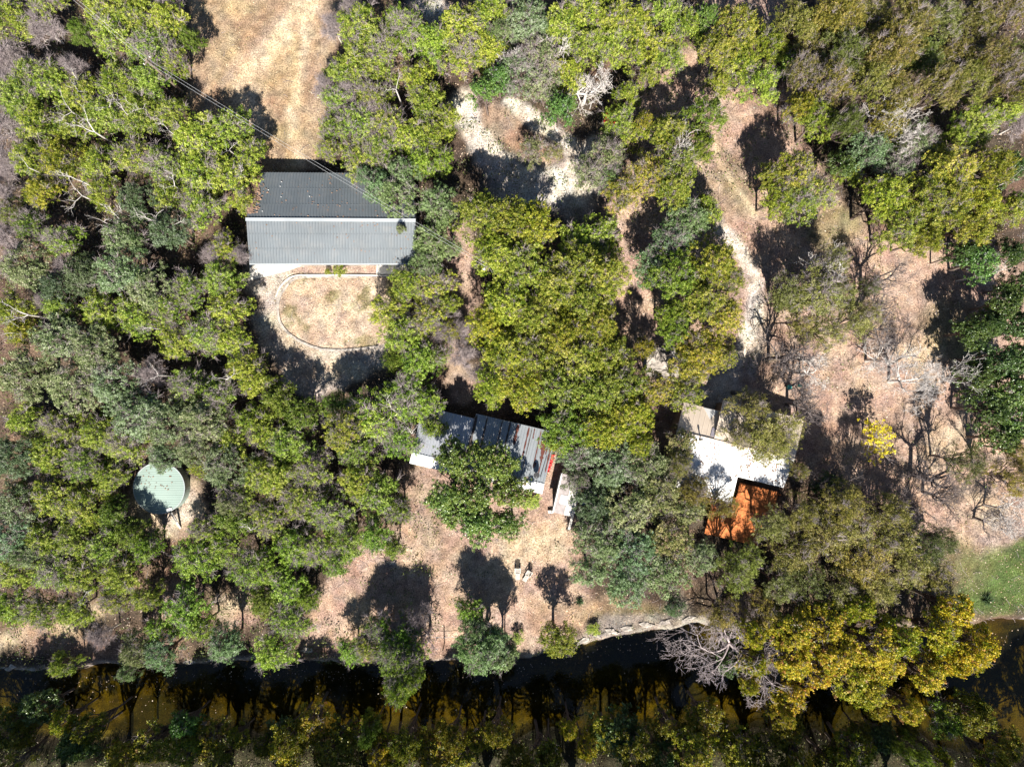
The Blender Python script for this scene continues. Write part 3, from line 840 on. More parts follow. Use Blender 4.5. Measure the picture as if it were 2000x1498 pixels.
roof_litter(root, org, hs(0, 111, he), hs(136, 111, he), hs(136, 0, hr), hs(0, 0, hr), 420, 11)
roof_litter(root, org, hs(136.2, 59, hz(59)), hs(228, 59, hz(59)), hs(236, 0, hr), hs(136.2, 0, hr), 300, 12)
mb = MB(); mb.tube([P(1428, 766, .25), P(1445, 769, .3), P(1462, 777, .28), P(1480, 783, .2)], [.2, .24, .2, .1], 9); mb.tube([P(1458, 775, .3), P(1463, 770, .5), P(1474, 771, .5)], [.1, .07, .03], 7)
tag(mb.build('fallen_log', M['darkbranch'], smooth_=True), 'long grey fallen log in the shade along the upper edge of the white-roofed house', 'log')
# ---- orange deck
root, org = set_root('deck', 1450, 1000, 'orange stained wooden deck at the lower side of the white-roofed house', 'deck')
mb = MB()
bx = A_; 
def dk(u, v, h): p = np.array((1445, 943)) + A_ * u + B_ * v; return P(p[0], p[1], h)
def boards(mb, u0, u1, v0, v1, h, st=2.7):
    v = v0
    while v < v1 - .1:
        mb.slab([dk(u0, v, h), dk(u0, v + st - .35, h), dk(u1, v + st - .35, h), dk(u1, v, h)], .04); v += st
boards(mb, 0, 78, 0, 50, .75); boards(mb, -44, 62, 50, 112, .75); boards(mb, -50, 0, 30, 50, .75)
mb.build('boards', M['deck'], root, org)
mb = MB()
for u, v in ((2, 4), (76, 4), (76, 48), (-42, 52), (60, 52), (60, 110), (-42, 110)):
    p = dk(u, v, 0); mb.box((p.x, p.y, .3), (.14, .14, .9))
for q in ((0, 78, 2), (0, 78, 47), (-44, 62, 52), (-44, 62, 108)): mb.beam(dk(q[0] + 1, q[2], .66), dk(q[1] - 1, q[2], .66), .08, .12)
mb.build('frame', M['deck'], root, org)

# ---- narrow shed between the cabin and the house
root, org = set_root('open_shed', 1105, 970, 'narrow grey roofed shed with a white panel under the big grey-green oak', 'shed')
def sh(u, v, h): p = np.array((1079, 1000)) + A_ * u + np.array((.225, -.974)) * v; return P(p[0], p[1], h)
mb = MB(); mb.slab([sh(2, 0, 2.4), sh(22, 0, 2.4), sh(22, 78, 2.5), sh(2, 78, 2.5)], .07); mb.build('roof', plain('grey_felt', (.33, .29, .28), .9, noise=.2), root, org)
mb = MB(); mb.slab([sh(9, 20, 2.47), sh(23, 20, 2.47), sh(23, 37, 2.49), sh(9, 37, 2.49)], .05); mb.build('roof_panel', M['white'], root, org)
mb = MB(); mb.slab([sh(22.6, 0, 2.3), sh(40, 0, 2.3), sh(40, 78, 2.4), sh(22.6, 78, 2.4)], .06); mb.build('side_roof', M['concrete'], root, org)
mb = MB(); mb.beam(sh(1, -1, 2.45), sh(1, 79, 2.55), .12, .14); mb.build('edge_board', M['white'], root, org)
mb = MB(); mb.beam(sh(-1.5, -1, 2.3), sh(-1.5, 79, 2.4), .08, .2); mb.build('gutter', M['black'], root, org)
mb = MB(); mb.prism([sh(3, 2, 2.4).xy[:], sh(38, 2, 2.4).xy[:], sh(38, 76, 2.4).xy[:], sh(3, 76, 2.4).xy[:]], -.2, 2.22); mb.build('wall', M['wallwood'], root, org)
mb = MB(); a = P(1140, 925, 2.9); b = P(1111, 1034, 2.2); mb.beam(a, b, .26, .2)
for t in (.05, .95): 
    c = at(t, a, b); mb.beam(c, (c.x, c.y, 0), .12, .12)
tag(mb.build('timber_beam', M['greywood']), 'long pale timber beam on posts beside the narrow grey shed', 'beam')
mb = MB(); c = G(1152, 968)
for k in range(5):
    mb.box((c[0] + .25 * k - .5, c[1] + .5 * math.sin(k * 1.3), .35 + .1 * math.sin(k)), (.5, 2.2 - .2 * k, .7), math.radians(-13 + 4 * k))
tag(mb.build('covered_pile', M['blue']), 'dark blue covered pile in shade beside the narrow grey shed', 'pile')
mb = MB(); a = P(1076, 999); mb.slab([P(1070, 997, .4), P(1071, 1002, .4), P(1080, 1002, .4), P(1080, 997, .4)], .4)
tag(mb.build('stone_block', M['concrete']), 'small pale stone block at the lower left corner of the narrow shed', 'block')
mb = MB(); mb.slab([P(1244, 990, .5), P(1243, 997, .5), P(1296, 1017, .5), P(1299, 1010, .5)], .25)
tag(mb.build('garden_wall', M['stone']), 'short pale stone wall end showing below the big grey-green oak', 'wall')
# ---- rocky patio with dead log
mb = MB(); mb.slab([P(1262, 682, .1), P(1256, 712, .1), P(1264, 735, .1), P(1290, 738, .1), P(1316, 743, .1), P(1330, 722, .1), P(1326, 690, .1), P(1310, 676, .1)], .4)
r_ = random.Random(8)
for k in range(34):
    px_, py_ = r_.uniform(1264, 1322), r_.uniform(684, 734); s_ = r_.uniform(3, 8); n_ = r_.randrange(5, 8); a0 = r_.random() * 6
    zt_ = .12 + r_.random() * .14
    mb.slab([P(px_ + math.cos(a0 + 6.283 * q / n_) * s_ * r_.uniform(.7, 1.2), py_ - math.sin(a0 + 6.283 * q / n_) * s_ * r_.uniform(.6, 1), zt_ + r_.uniform(-.03, .03)) for q in range(n_)], .2)
mb.slab([P(1284, 733, .3), P(1283, 737, .3), P(1318, 745, .3), P(1320, 741, .3)], .4)
o = mb.build('stone_terrace', M['stone']); tag(o, 'pale rocky terrace with a straight lower edge in a gap between elms', 'terrace')
mb = MB(); mb.tube([P(1310, 670, .5), P(1315, 682, .75), P(1317, 694, .7), P(1323, 704, .6), P(1327, 722, .5)], [.2, .32, .28, .2, .12], 10)
mb.tube([P(1315, 690, .7), P(1306, 700, .6), P(1302, 712, .4)], [.16, .1, .05], 8)
mb.tube([P(1310, 672, .5), P(1302, 680, .9), P(1296, 684, 1.1)], [.1, .06, .03], 8)
tag(mb.build('fallen_log', M['deadwood'], smooth_=True), 'forked bleached log lying on the pale rocky terrace', 'log')

# ---- lawn chairs
def chair(name, px, py, rz, label):
    x, y = G(px, py); r = empty(name, (x, y, gz(x, y)), rz); tag(r, label, 'chair', 'wooden lawn chairs in the yard below the cabin'); r.scale = (.85, .85, .9)
    mb = MB()
    for k in range(5): mb.beam((-.22 + k * .11, -.05, .36 - 0), (-.22 + k * .11, .48, .26), .09, .025)
    mb.build('seat', M['greywood'], r)
    mb = MB()
    for k in range(5): mb.beam((-.22 + k * .11, .42, .22), (-.22 + k * .11 + (k - 2) * .02, .62 + .06, .92 + .05 * (2 - abs(k - 2))), .1, .025)
    mb.build('backrest', M['greywood'], r)
    for s in (-1, 1):
        mb = MB(); mb.beam((s * .33, -.08, .52), (s * .33, .58, .55), .12, .03); mb.build('armrest', M['greywood'], r)
        mb = MB(); mb.beam((s * .29, -.04, 0), (s * .29, -.04, .51), .08, .04); mb.build('leg', M['greywood'], r)
        mb = MB(); mb.beam((s * .27, -.02, .34), (s * .27, .75, .02), .04, .1); mb.build('leg', M['greywood'], r)
    mb = MB()
    for k in range(4): mb.beam((-.2 + k * .135, -.95, .30), (-.2 + k * .135, -.12, .36), .115, .025)
    mb.build('footrest', M['greywood'], r)
    for s in (-1, 1):
        mb = MB(); mb.beam((s * .2, -.88, 0), (s * .2, -.88, .29), .05, .05); mb.build('footrest_leg', M['greywood'], r)
    return r
chair('lawn_chair', 1011, 1116, 0, 'upright grey wooden lawn chair, left of the pair in the yard')
chair('lawn_chair', 1031, 1121, math.radians(-33), 'slanted grey wooden lawn chair, right of the pair in the yard')

# ---- teal buckets
for px, py, r, lb in ((1539, 756, .24, 'round teal bucket on pink earth above the bare tree'), (1559.5, 753, .17, 'smaller pale teal bucket half hidden by bare branches')):
    x, y = G(px, py); e = empty('bucket', (x, y, gz(x, y))); tag(e, lb, 'bucket')
    mb = MB(); n = 20
    mb.tube([(0, 0, 0), (0, 0, .42)], [r * .82, r], n); mb.build('body', M['teal'], e)
    mb = MB(); mb.tube([(0, 0, .421), (0, 0, .455)], [r * 1.06, r * 1.04], n); mb.build('lid', M['teal'], e)
    mb = MB(); mb.tube([(r * math.cos(t), r * math.sin(t) * .3 + .0, .40 + .02 * math.sin(t) + .1 * math.sin(t)) for t in np.linspace(0, math.pi, 9)], .012, 6); mb.build('handle', M['barn_trim'], e)
# ---- red objects between the trees
for k, (px, py, a, sx, sy, lb) in enumerate(((1191, 222, .2, .5, .25, 'small red tarp glimpse under bright juniper, upper of two'), (1190, 239, -.5, .7, .42, 'folded red tarp below the small red one under juniper'),
                                 (1045, 462, .1, .42, .3, 'dark red tarp showing through the olive elm crown'))):
    h = 3.5 if k < 2 else 5.5
    x, y = G(px, py, h); mb = MB(); r_ = random.Random(k)
    nx_, ny_ = 6, 5
    g = [[(x + (i / (nx_ - 1) - .5) * sx * 1.6 * math.cos(a) - (j / (ny_ - 1) - .5) * sy * 1.6 * math.sin(a), y + (i / (nx_ - 1) - .5) * sx * 1.6 * math.sin(a) + (j / (ny_ - 1) - .5) * sy * 1.6 * math.cos(a), h + r_.uniform(-.08, .12)) for j in range(ny_)] for i in range(nx_)]
    for i in range(nx_ - 1):
        for j in range(ny_ - 1):
            mb.poly([g[i][j], g[i + 1][j], g[i + 1][j + 1], g[i][j + 1]])
            mb.poly([(q[0], q[1], q[2] - .03) for q in (g[i][j], g[i][j + 1], g[i + 1][j + 1], g[i + 1][j])])
    mb.beam((x, y, h - .05), (x, y, 0), .06, .06, 1)
    tag(mb.build('red_awning', [M['red'], M['pole']]), lb, 'tarp')

# ---- poles and wires
def pole(px, py, h, label, name='utility_pole', arm=None):
    x, y = G(px, py); z0 = gz(x, y)
    r = empty(name, (x, y, z0)); tag(r, label, 'utility pole')
    mb = MB(); mb.tube([(0, 0, 0), (0, 0, h)], [.15, .10], 12); mb.build('post', M['pole'], r)
    mb = MB(); mb.beam((-.5 * math.cos(.9), -.5 * math.sin(.9), h - .3), (.5 * math.cos(.9), .5 * math.sin(.9), h - .3), .09, .11); mb.build('cross_arm', M['pole'], r)
    for s in (-1, 1):
        mb = MB(); mb.tube([(s * .44 * math.cos(.9), s * .44 * math.sin(.9), h - .245), (s * .44 * math.cos(.9), s * .44 * math.sin(.9), h - .05)], [.05, .03], 8); mb.build('insulator', M['white'], r)
    return Vector((x, y, z0 + h)), r
kA = (HC - 7.5) / HC
tA, rA = pole(1000 + (285 - 1000) * kA, 749 + (117 - 749) * kA, 7.5, 'tall wooden power pole rising from the junipers at upper left')
tB, rB = pole(957, 543, 7.5, 'wooden power pole with pale transformer between elm and track')
mb = MB(); mb.tube([(-.38, -.1, 5.9), (-.38, -.1, 6.6)], .17, 14); mb.build('transformer', M['white'], rB)
mb = MB(); mb.tube([(.12, 0, 6.8), (1.7, -1.7, 0)], .015, 6); mb.build('guy_wire', M['wire'], rB)
tC = P(100, -40, 10)
for s in (-1, 1):
    off = Vector((math.cos(.9), math.sin(.9), 0)) * .14 * s
    for (a, b, sag, lb) in ((tC, tA, .3, None), (tA, tB, .9, None)):
        a = a + off - Vector((0, 0, .05)); b = b + off - Vector((0, 0, .05))
        pts = [a + (b - a) * t - Vector((0, 0, 4 * sag * t * (1 - t))) for t in np.linspace(0, 1, 33)]
        mb = MB(); mb.tube(pts, .010, 5)
        o = mb.build('power_line', M['wire'], smooth_=True)
        seg = 'running from the tall pole off the upper left edge' if sag < .5 else 'crossing above the barn roof down to the transformer pole'
        side = 'lower' if s < 0 else 'upper'
        tag(o, f'{side} pale wire of the pair {seg}', 'power line')
# thin post with wire on the bank
x, y = G(868, 1256); e = empty('fence_post', (x, y, gz(x, y))); tag(e, 'lone thin wooden post on the creek bank between two junipers', 'post')
mb = MB(); mb.tube([(0, 0, 0), (.02, 0, 2.1)], [.06, .05], 8); mb.build('post', M['pole'], e)
mb = MB(); mb.tube([(-1.4, .9, .5), (0, .85, .55), (1.4, .9, .5)], .02, 5); mb.build('wire', M['wire'], e)
# ---- limestone rocks along the bank
ROCKS = [(1140,1250,14,'wide flat limestone slab at the left end of the bare ledge'),(1165,1240,10,'small limestone slab second from the left on the ledge'),(1195,1232,13,'cracked limestone slab left of the middle of the ledge'),
 (1225,1226,12,'limestone slab at the middle of the pale ledge'),(1262,1219,14,'broad limestone slab right of the middle of the ledge'),(1300,1214,12,'pale limestone slab near the right end of the ledge'),
 (1345,1208,13,'limestone slab at the right end of the ledge under oak'),(765,1098,10,'pale boulder beside the yard path left of the lawn chairs'),(742,1072,8,'small grey boulder under juniper above the yard path'),
 (20,1304,12,'pale bank rock at the far left edge of the creek'),(60,1306,9,'low bank rock second from the left edge of the creek'),(95,1309,11,'wet bank rock left of the bright green bank shrub'),
 (370,1292,13,'sunlit bank rock below the round tank yard'),(410,1290,10,'small bank rock right of the sunlit one below the tank'),(600,1268,12,'speckled bank rock left of the small bank juniper'),
 (1328,1180,10,'pale boulder under the right side of the big oak'),(1565,1200,12,'pale forked boulder above the yellow sycamore')]
for k, (px, py, r, lb) in enumerate(ROCKS):
    r_ = random.Random(50 + k); x, y = G(px, py); z0 = gz(x, y); n = 9
    mb = MB(); lay = []; _j = [r_.uniform(.6, 1.35) for _ in range(n)]
    for (q, zz) in ((1.1, -.4), (1.0, .04), (.86, .12), (.4, .15)):
        rr = [q * (r / PX) * _j[_] for _ in range(n)]
        lay.append([(math.cos(2 * math.pi * j / n) * rr[j] * .95, math.sin(2 * math.pi * j / n) * rr[j] * .45, zz + r_.uniform(-.04, .04)) for j in range(n)])
    for a, b in zip(lay[:-1], lay[1:]):
        for j in range(n): mb.poly([a[j], a[(j + 1) % n], b[(j + 1) % n], b[j]])
    mb.poly(lay[-1])
    o = mb.build('rock', M['stone']); o.location = (x, y, z0); o.rotation_euler.z = r_.uniform(-.3, .5); tag(o, lb, 'rock', 'pale limestone rocks')
# ------------------------------------------------------------------ foliage
def leaves(centers, dirs, ls, per, cr, spray, rng, asp=.55, flat=.5, vbias=None):
    """centers (m,3) leaf clusters; returns verts, faces, v"""
    m = len(centers); n = m * per
    c = np.repeat(centers, per, 0); d = np.repeat(dirs, per, 0)
    t = rng.random((n, 1)) ** .7
    off = rng.normal(0, 1, (n, 3)) * cr * .55 * (1.15 - .75 * t * (spray > 0))
    pos = c + off + d * (t - .3) * cr * spray
    nr = rng.normal(0, 1, (n, 3)) * .8 + d * .7 + np.array([0, 0, flat])
    nr /= np.linalg.norm(nr, axis=1, keepdims=True)
    a = np.cross(nr, rng.normal(0, 1, (n, 3)) + d * (1.5 if spray > .6 else 0)); a /= np.linalg.norm(a, axis=1, keepdims=True) + 1e-9
    b = np.cross(nr, a)
    if spray > .6: a, b = b, a
    s = ls * rng.uniform(.55, 1.35, (n, 1))
    V = np.stack([pos + a * s * .5, pos + b * s * asp * .5, pos - a * s * .5, pos - b * s * asp * .5], 1).reshape(-1, 3)
    F = np.arange(4 * n).reshape(n, 4)
    cv = rng.normal(.45 if vbias is None else vbias, .16, m)
    v = np.clip(np.repeat(cv, per) + rng.normal(0, .14, n), 0, 1)
    return V, F, v, t[:, 0]

def lobes_of(rng, R, H, nl, zlow, lr, cone=1.0):
    """sub-crowns, sunflower spread over the disc"""
    out = []
    ph = rng.random() * 6.28
    for k in range(nl):
        q = math.sqrt((k + .35) / nl) * .74
        a = ph + k * 2.39996 + rng.normal(0, .3)
        q = min(q * rng.uniform(.75, 1.25), .92)
        r = R * lr * rng.uniform(.6, 1.45)
        top = H - r * .75
        z = zlow + (top - zlow) * max(0.12, (1 - cone * q ** 1.6)) * rng.uniform(.84, 1.0)
        out.append((q * R * math.cos(a), q * R * math.sin(a), z, r))
    return out

def crown_mesh(name, mat, seed, R, H, nl, lr, zlow, ncl, per, ls, cr, spray, asp, cone=.8, flat=.5, inner=.10, gap=.43, deadf=.07, tw=None):
    rng = np.random.default_rng(seed)
    L = lobes_of(rng, R, H, nl, zlow, lr, cone)
    C, D, B = [], [], []
    for (x, y, z, r) in L:
        vb = rng.normal(.45, .09)
        k = int(ncl * (r / (R * lr)) ** 2)
        d = rng.normal(0, 1, (k, 3)); d /= np.linalg.norm(d, axis=1, keepdims=True)
        d[:, 2] = np.where(d[:, 2] < -.25, -d[:, 2], d[:, 2])
        rad = r * np.where(rng.random((k, 1)) < inner, rng.uniform(.3, .7, (k, 1)), rng.uniform(.62, 1.05, (k, 1)) + (rng.random((k, 1)) < .3) * rng.uniform(.1, .65, (k, 1)))
        # lumpy lobe: clusters gather, leaving holes
        keep = fbm(d[:, 0] * 2 + x, d[:, 1] * 2 + d[:, 2] + y, seed + 3, .8, 2) > gap
        c = np.array([x, y, z]) + d * rad * np.array([1, 1, .82])
        up = d + np.array([0, 0, .35]); up /= np.linalg.norm(up, axis=1, keepdims=True)
        C.append(c[keep]); D.append(up[keep]); bb = np.full(int(keep.sum()), vb) + rng.normal(0, .16, int(keep.sum())); bb[rng.random(len(bb)) < deadf] = 1.3; B.append(bb)
    C = np.concatenate(C); D = np.concatenate(D); B = np.concatenate(B)
    n = len(C); rngv = B
    m = len(C)
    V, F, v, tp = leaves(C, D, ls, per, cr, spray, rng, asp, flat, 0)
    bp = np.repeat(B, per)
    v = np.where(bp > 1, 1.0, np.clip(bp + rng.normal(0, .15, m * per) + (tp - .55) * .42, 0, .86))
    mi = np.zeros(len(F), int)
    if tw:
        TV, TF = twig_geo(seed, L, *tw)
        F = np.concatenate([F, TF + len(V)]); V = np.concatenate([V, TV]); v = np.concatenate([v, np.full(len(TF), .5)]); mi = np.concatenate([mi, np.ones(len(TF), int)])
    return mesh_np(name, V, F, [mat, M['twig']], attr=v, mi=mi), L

def wood_mesh(name, mat, seed, H, L, r0=.2, base=0.0, split=.32, lean=0):
    rng = np.random.default_rng(seed + 500)
    P0, P1, a, b = [], [], [], []
    def limb(p, q, ra, rb, n=4, wob=.12):
        p = np.array(p, float); q = np.array(q, float); prev = p
        for k in range(1, n + 1):
            t = k / n
            c = p + (q - p) * t
            if k < n: c = c + rng.normal(0, wob, 3) * np.linalg.norm(q - p) * .25; c[2] += math.sin(t * math.pi) * .08 * np.linalg.norm(q - p)
            P0.append(prev); P1.append(c); a.append(ra + (rb - ra) * (k - 1) / n); b.append(ra + (rb - ra) * t); prev = c
    zs = H * split
    limb((0, 0, -.3), (0, 0, zs), r0 * 1.25, r0, 3, .05)
    limb((0, 0, zs), (0, 0, H * .72), r0, r0 * .35, 3, .15)
    for (x, y, z, r) in L:
        h0 = zs * rng.uniform(.75, 1.5)
        limb((0, 0, min(h0, z * .8)), (x, y, z), r0 * .5, .035, 4, .2)
        for _ in range(4):
            d = rng.normal(0, 1, 3); d /= np.linalg.norm(d); d[2] = abs(d[2]) * .6
            limb((x, y, z), np.array([x, y, z]) + d * r * .95, .03, .012, 2, .2)
    V, F = frusta(P0, P1, a, b, 6)
    return mesh_np(name, V, F, mat, smooth_=True)

def twig_geo(seed, L, bund, per, lmin, lmax, rad, out=.9):
    """fans of fine dead twigs poking from the crown"""
    rng = np.random.default_rng(seed + 900)
    P0, P1, a, b = [], [], [], []
    for _ in range(bund):
        x, y, z, r = L[rng.integers(len(L))]
        d = rng.normal(0, 1, 3); d[2] = abs(d[2]) + .3; d /= np.linalg.norm(d)
        s = np.array([x, y, z]) + d * r * rng.uniform(.35, out)
        for _ in range(per):
            e = d + rng.normal(0, .65, 3); e /= np.linalg.norm(e)
            l = rng.uniform(lmin, lmax)
            m = s + e * l * .5 + rng.normal(0, .05, 3)
            q = m + (e + rng.normal(0, .35, 3)) * l * .45
            P0 += [s, m]; P1 += [m, q]; a += [rad, rad * .75]; b += [rad * .75, rad * .3]
            q2 = m + (e + rng.normal(0, .7, 3)) * l * .35
            P0.append(m); P1.append(q2); a.append(rad * .6); b.append(rad * .25)
    return frusta(P0, P1, a, b, 3)

def bare_mesh(name, mat, seed, H, R, r0=.22, lean=(0, 0), depth=6, spread=.75, split=.3, drop=0.0, minr=.012, nb=5, l0f=.40, fork=.55):
    """a leafless tree: recursive forks that thin out to twigs"""
    rng = np.random.default_rng(seed)
    P0, P1, a, b = [], [], [], []; T0, T1, ta, tb = [], [], [], []
    def grow(p, d, l, r, k):
        n = 3; prev = p
        for j in range(n):
            d = d + rng.normal(0, .17, 3); d[2] += .05 - drop * .1; d /= np.linalg.norm(d)
            q = prev + d * l / n; rr = r * (1 - .28 * (j + 1) / n)
            tgt = (P0, P1, a, b)
            tgt[0].append(prev); tgt[1].append(q); tgt[2].append(r * (1 - .28 * j / n)); tgt[3].append(rr)
            prev = q
            if k < depth and j < n - 1 and rng.random() < fork:
                e = d + rng.normal(0, .8, 3); e /= np.linalg.norm(e)
                grow(q, e, l * rng.uniform(.4, .65), max(rr * .5, minr), k + 2)
        if k < depth:
            for _ in range(2 if rng.random() < .62 else 3):
                e = d * 1.0 + rng.normal(0, spread, 3) * .8; e /= np.linalg.norm(e)
                grow(prev, e, l * rng.uniform(.62, .88), max(rr * rng.uniform(.6, .85), minr), k + 1)
    zs = H * split
    top = np.array([lean[0] * .3, lean[1] * .3, zs])
    T0.append(np.array([0, 0, -.4])); T1.append(top * .5 + np.array([.05, 0, 0])); ta.append(r0 * 1.3); tb.append(r0 * 1.05)
    T0.append(top * .5 + np.array([.05, 0, 0])); T1.append(top); ta.append(r0 * 1.05); tb.append(r0 * .95)
    l0 = R * l0f
    for k in range(nb):
        an = k * 2.4 + rng.random(); up = rng.uniform(.35, 1.2)
        d = np.array([math.cos(an), math.sin(an), up]) + np.array([lean[0], lean[1], 0]) * .5; d /= np.linalg.norm(d)
        grow(top.copy(), d, l0 * rng.uniform(.8, 1.2), r0 * rng.uniform(.55, .85), 1)
    V, F = frusta(P0, P1, a, b, 5)
    # scale the branch cloud so it has the wanted reach and height
    c = V[:, :2].copy(); q = np.percentile(np.abs(c).max(1), 99) + 1e-6
    s = R / q; V[:, 0] = top[0] + (V[:, 0] - top[0]) * s; V[:, 1] = top[1] + (V[:, 1] - top[1]) * s
    hz_ = np.percentile(V[:, 2], 99.5) - zs; V[:, 2] = zs + (V[:, 2] - zs) * (H - zs) / max(hz_, .5)
    V2, F2 = frusta(T0, T1, ta, tb, 9)
    return mesh_np(name + '_branches', V, F, mat), mesh_np(name + '_trunk', V2, F2, mat, smooth_=True)

# species:  R, H of the base mesh; lobes, lobe radius, low z, clusters per lobe, leaves per cluster, leaf size, cluster radius, spray, aspect
SP = {
 'J': dict(mat='juniper', R=3.2, H=6.0, nl=30, lr=0.195, zlow=1.3, ncl=27, per=30, ls=0.17, cr=0.25, spray=1.9, asp=.36, cone=.8, flat=.3, bund=16, tw=9, r0=.14),
 'O': dict(mat='oak', R=4.0, H=7.5, nl=36, lr=0.175, zlow=1.8, ncl=27, per=26, ls=0.145, cr=0.26, spray=.5, asp=.55, cone=.6, flat=.6, bund=14, tw=9, r0=.2),
 'E': dict(mat='elm', R=4.0, H=9.0, nl=36, lr=0.18, zlow=3.4, ncl=27, per=28, ls=0.165, cr=0.27, spray=1.1, asp=.45, cone=.65, flat=.5, bund=9, tw=8, r0=.2, gap=.42),
 'X': dict(mat='brush', R=4.0, H=8.5, nl=38, lr=0.18, zlow=3.2, ncl=27, per=28, ls=0.15, cr=0.26, spray=1.3, asp=.4, cone=.5, flat=.5, bund=14, tw=8, r0=.18, gap=.41),
 'T': dict(mat='thin', R=4.0, H=9.0, nl=30, lr=0.18, zlow=3.0, ncl=27, per=20, ls=0.16, cr=0.32, spray=1.2, asp=.4, cone=.6, flat=.5, bund=9, tw=9, r0=.18, gap=.45),
 'D': dict(mat='pecan', R=3.8, H=8.0, nl=28, lr=0.19, zlow=2.4, ncl=26, per=24, ls=0.2, cr=0.26, spray=.8, asp=.6, cone=.65, flat=.5, bund=3, tw=7, r0=.2),
 'S': dict(mat='sycamore', R=4.0, H=11., nl=36, lr=0.17, zlow=4.0, ncl=24, per=15, ls=0.21, cr=0.3, spray=.3, asp=.8, cone=.65, flat=.5, bund=4, tw=7, r0=.22, df=1.8, gap=.46),
 'Y': dict(mat='yellow', R=1.8, H=3.5, nl=9, lr=.34, zlow=1.2, ncl=26, per=16, ls=.17, cr=.2, spray=.9, asp=.5, cone=.5, flat=.5, bund=6, tw=6, r0=.06, df=0),
}
NAMES = {'J': ('juniper_tree', 'juniper'), 'O': ('oak_tree', 'oak'), 'E': ('elm_tree', 'elm'), 'X': ('brush_elm_tree', 'dense elm'), 'T': ('thin_crowned_tree', 'thin-crowned tree'),
         'D': ('dark_leaved_tree', 'dark-leaved tree'), 'S': ('sycamore_tree', 'sycamore'), 'Y': ('yellow_tree', 'yellow tree'), 'R': ('dead_juniper', 'leafless grey juniper'), 'B': ('bare_tree', 'bare tree')}
VAR = {}
def variant(sp, k, grey):
    key = (sp, k, grey)
    if key in VAR: return VAR[key]
    s = SP[sp]; seed = sum(map(ord, sp)) * 13 + k * 101
    tw = (int(s['bund'] * (.35, 1.7, 4.6, 5.5)[grey]), s['tw'], .45, 1.15, .017, 1.2)
    cm, L = crown_mesh(NAMES[sp][0] + '_crown', M[s['mat']], seed, s['R'], s['H'], s['nl'], s['lr'], s['zlow'], int(s['ncl'] * (1, 1, .85, .7)[grey]), s['per'], s['ls'], s['cr'], s['spray'], s['asp'], s['cone'], s['flat'],
                       gap=s.get('gap', .43), deadf=(.01, .035, .10, .2)[grey] * s.get('df', 1), tw=tw)
    if (sp, k, 'w') not in VAR: VAR[(sp, k, 'w')] = wood_mesh(NAMES[sp][0] + '_trunk', M['bark'], seed, s['H'], L, s['r0'])
    VAR[key] = (cm, VAR[(sp, k, 'w')], None)
    return VAR[key]

TREES = []      # records for the labels
def zcen(sp): s = SP[sp]; return (s['zlow'] + s['H']) * .5 / s['H']
TRNG = random.Random(11)
def tree(sp, px, py, r, h=None, tint=(1, 1, 1), grey=1, label=None, var=None, squash=1.0):
    s = SP[sp]; grey = min(grey, 2)
    if py > 1390 and r < 80: r *= TRNG.uniform(.62, 1.35); h = (h or 8) * TRNG.uniform(.7, 1.3); py += TRNG.uniform(-16, 14)
    if sp == 'X':
        h = TRNG.uniform(6, 11); q = TRNG.random(); r *= TRNG.uniform(.8, 1.02); tint = (1.25, 1.2, .9) if q < .25 else (.8, .95, .8) if q < .5 else (1.05, .95, .85) if q < .7 else tint
        grey = 2 if q > .85 else 0 if q < .4 else 1
    h = h or s['H'] * (.72 + .28 * r / (s['R'] * 16))
    zc = h * zcen(sp); k = (HC - zc) / HC
    x, y = (px - 1000) / PX * k, (749 - py) / PX * k
    R = r / PX * k * (1.08 if px < 880 and sp in 'JO' else 1.06)
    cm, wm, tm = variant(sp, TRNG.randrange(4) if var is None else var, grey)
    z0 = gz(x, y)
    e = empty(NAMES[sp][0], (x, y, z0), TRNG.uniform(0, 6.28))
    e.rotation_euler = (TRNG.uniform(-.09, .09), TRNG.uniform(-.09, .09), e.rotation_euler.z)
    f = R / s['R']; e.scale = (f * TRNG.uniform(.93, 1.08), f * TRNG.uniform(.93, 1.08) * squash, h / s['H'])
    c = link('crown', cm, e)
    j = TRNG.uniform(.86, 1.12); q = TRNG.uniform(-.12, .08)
    if sp == 'S' and py > 1390 and h > 0: j *= .72  # south bank sycamores: their shade is put into the leaf colour
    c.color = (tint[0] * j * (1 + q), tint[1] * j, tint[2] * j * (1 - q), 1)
    link('trunk', wm, e)
    if tm: link('dead_twigs', tm, e)
    tag(e, label, 'tree')
    TREES.append(dict(o=e, sp=sp, px=px, py=py, r=r, grey=grey, tint=tint, label=label))
    return e
def dead(px, py, r, h=5.0, label=None, mat='twig', k=0):
    """grey brushy dead juniper"""
    key = ('R', k % 3)
    if key not in VAR:
        rng = np.random.default_rng(700 + k); L = lobes_of(rng, 3.0, 5.0, 12, 1.2, .3, .6)
        t = mesh_np('dead_juniper_crown', *twig_geo(700 + k, L, 130, 14, .5, 1.2, .019, .8), M['twig'])
        VAR[key] = (t, wood_mesh('dead_juniper_trunk', M['deadwood'], 701 + k, 5.0, L, .13))
    t, wmesh = VAR[key]
    kk = (HC - h * .6) / HC; x, y = (px - 1000) / PX * kk, (749 - py) / PX * kk
    e = empty('dead_juniper', (x, y, gz(x, y)), TRNG.uniform(0, 6.28)); f = r / PX / 3.0; e.scale = (f, f, h / 5.0)
    link('crown', t, e); link('trunk', wmesh, e); tag(e, label, 'tree')
    TREES.append(dict(o=e, sp='R', px=px, py=py, r=r, grey=2, tint=(1, 1, 1), label=label))
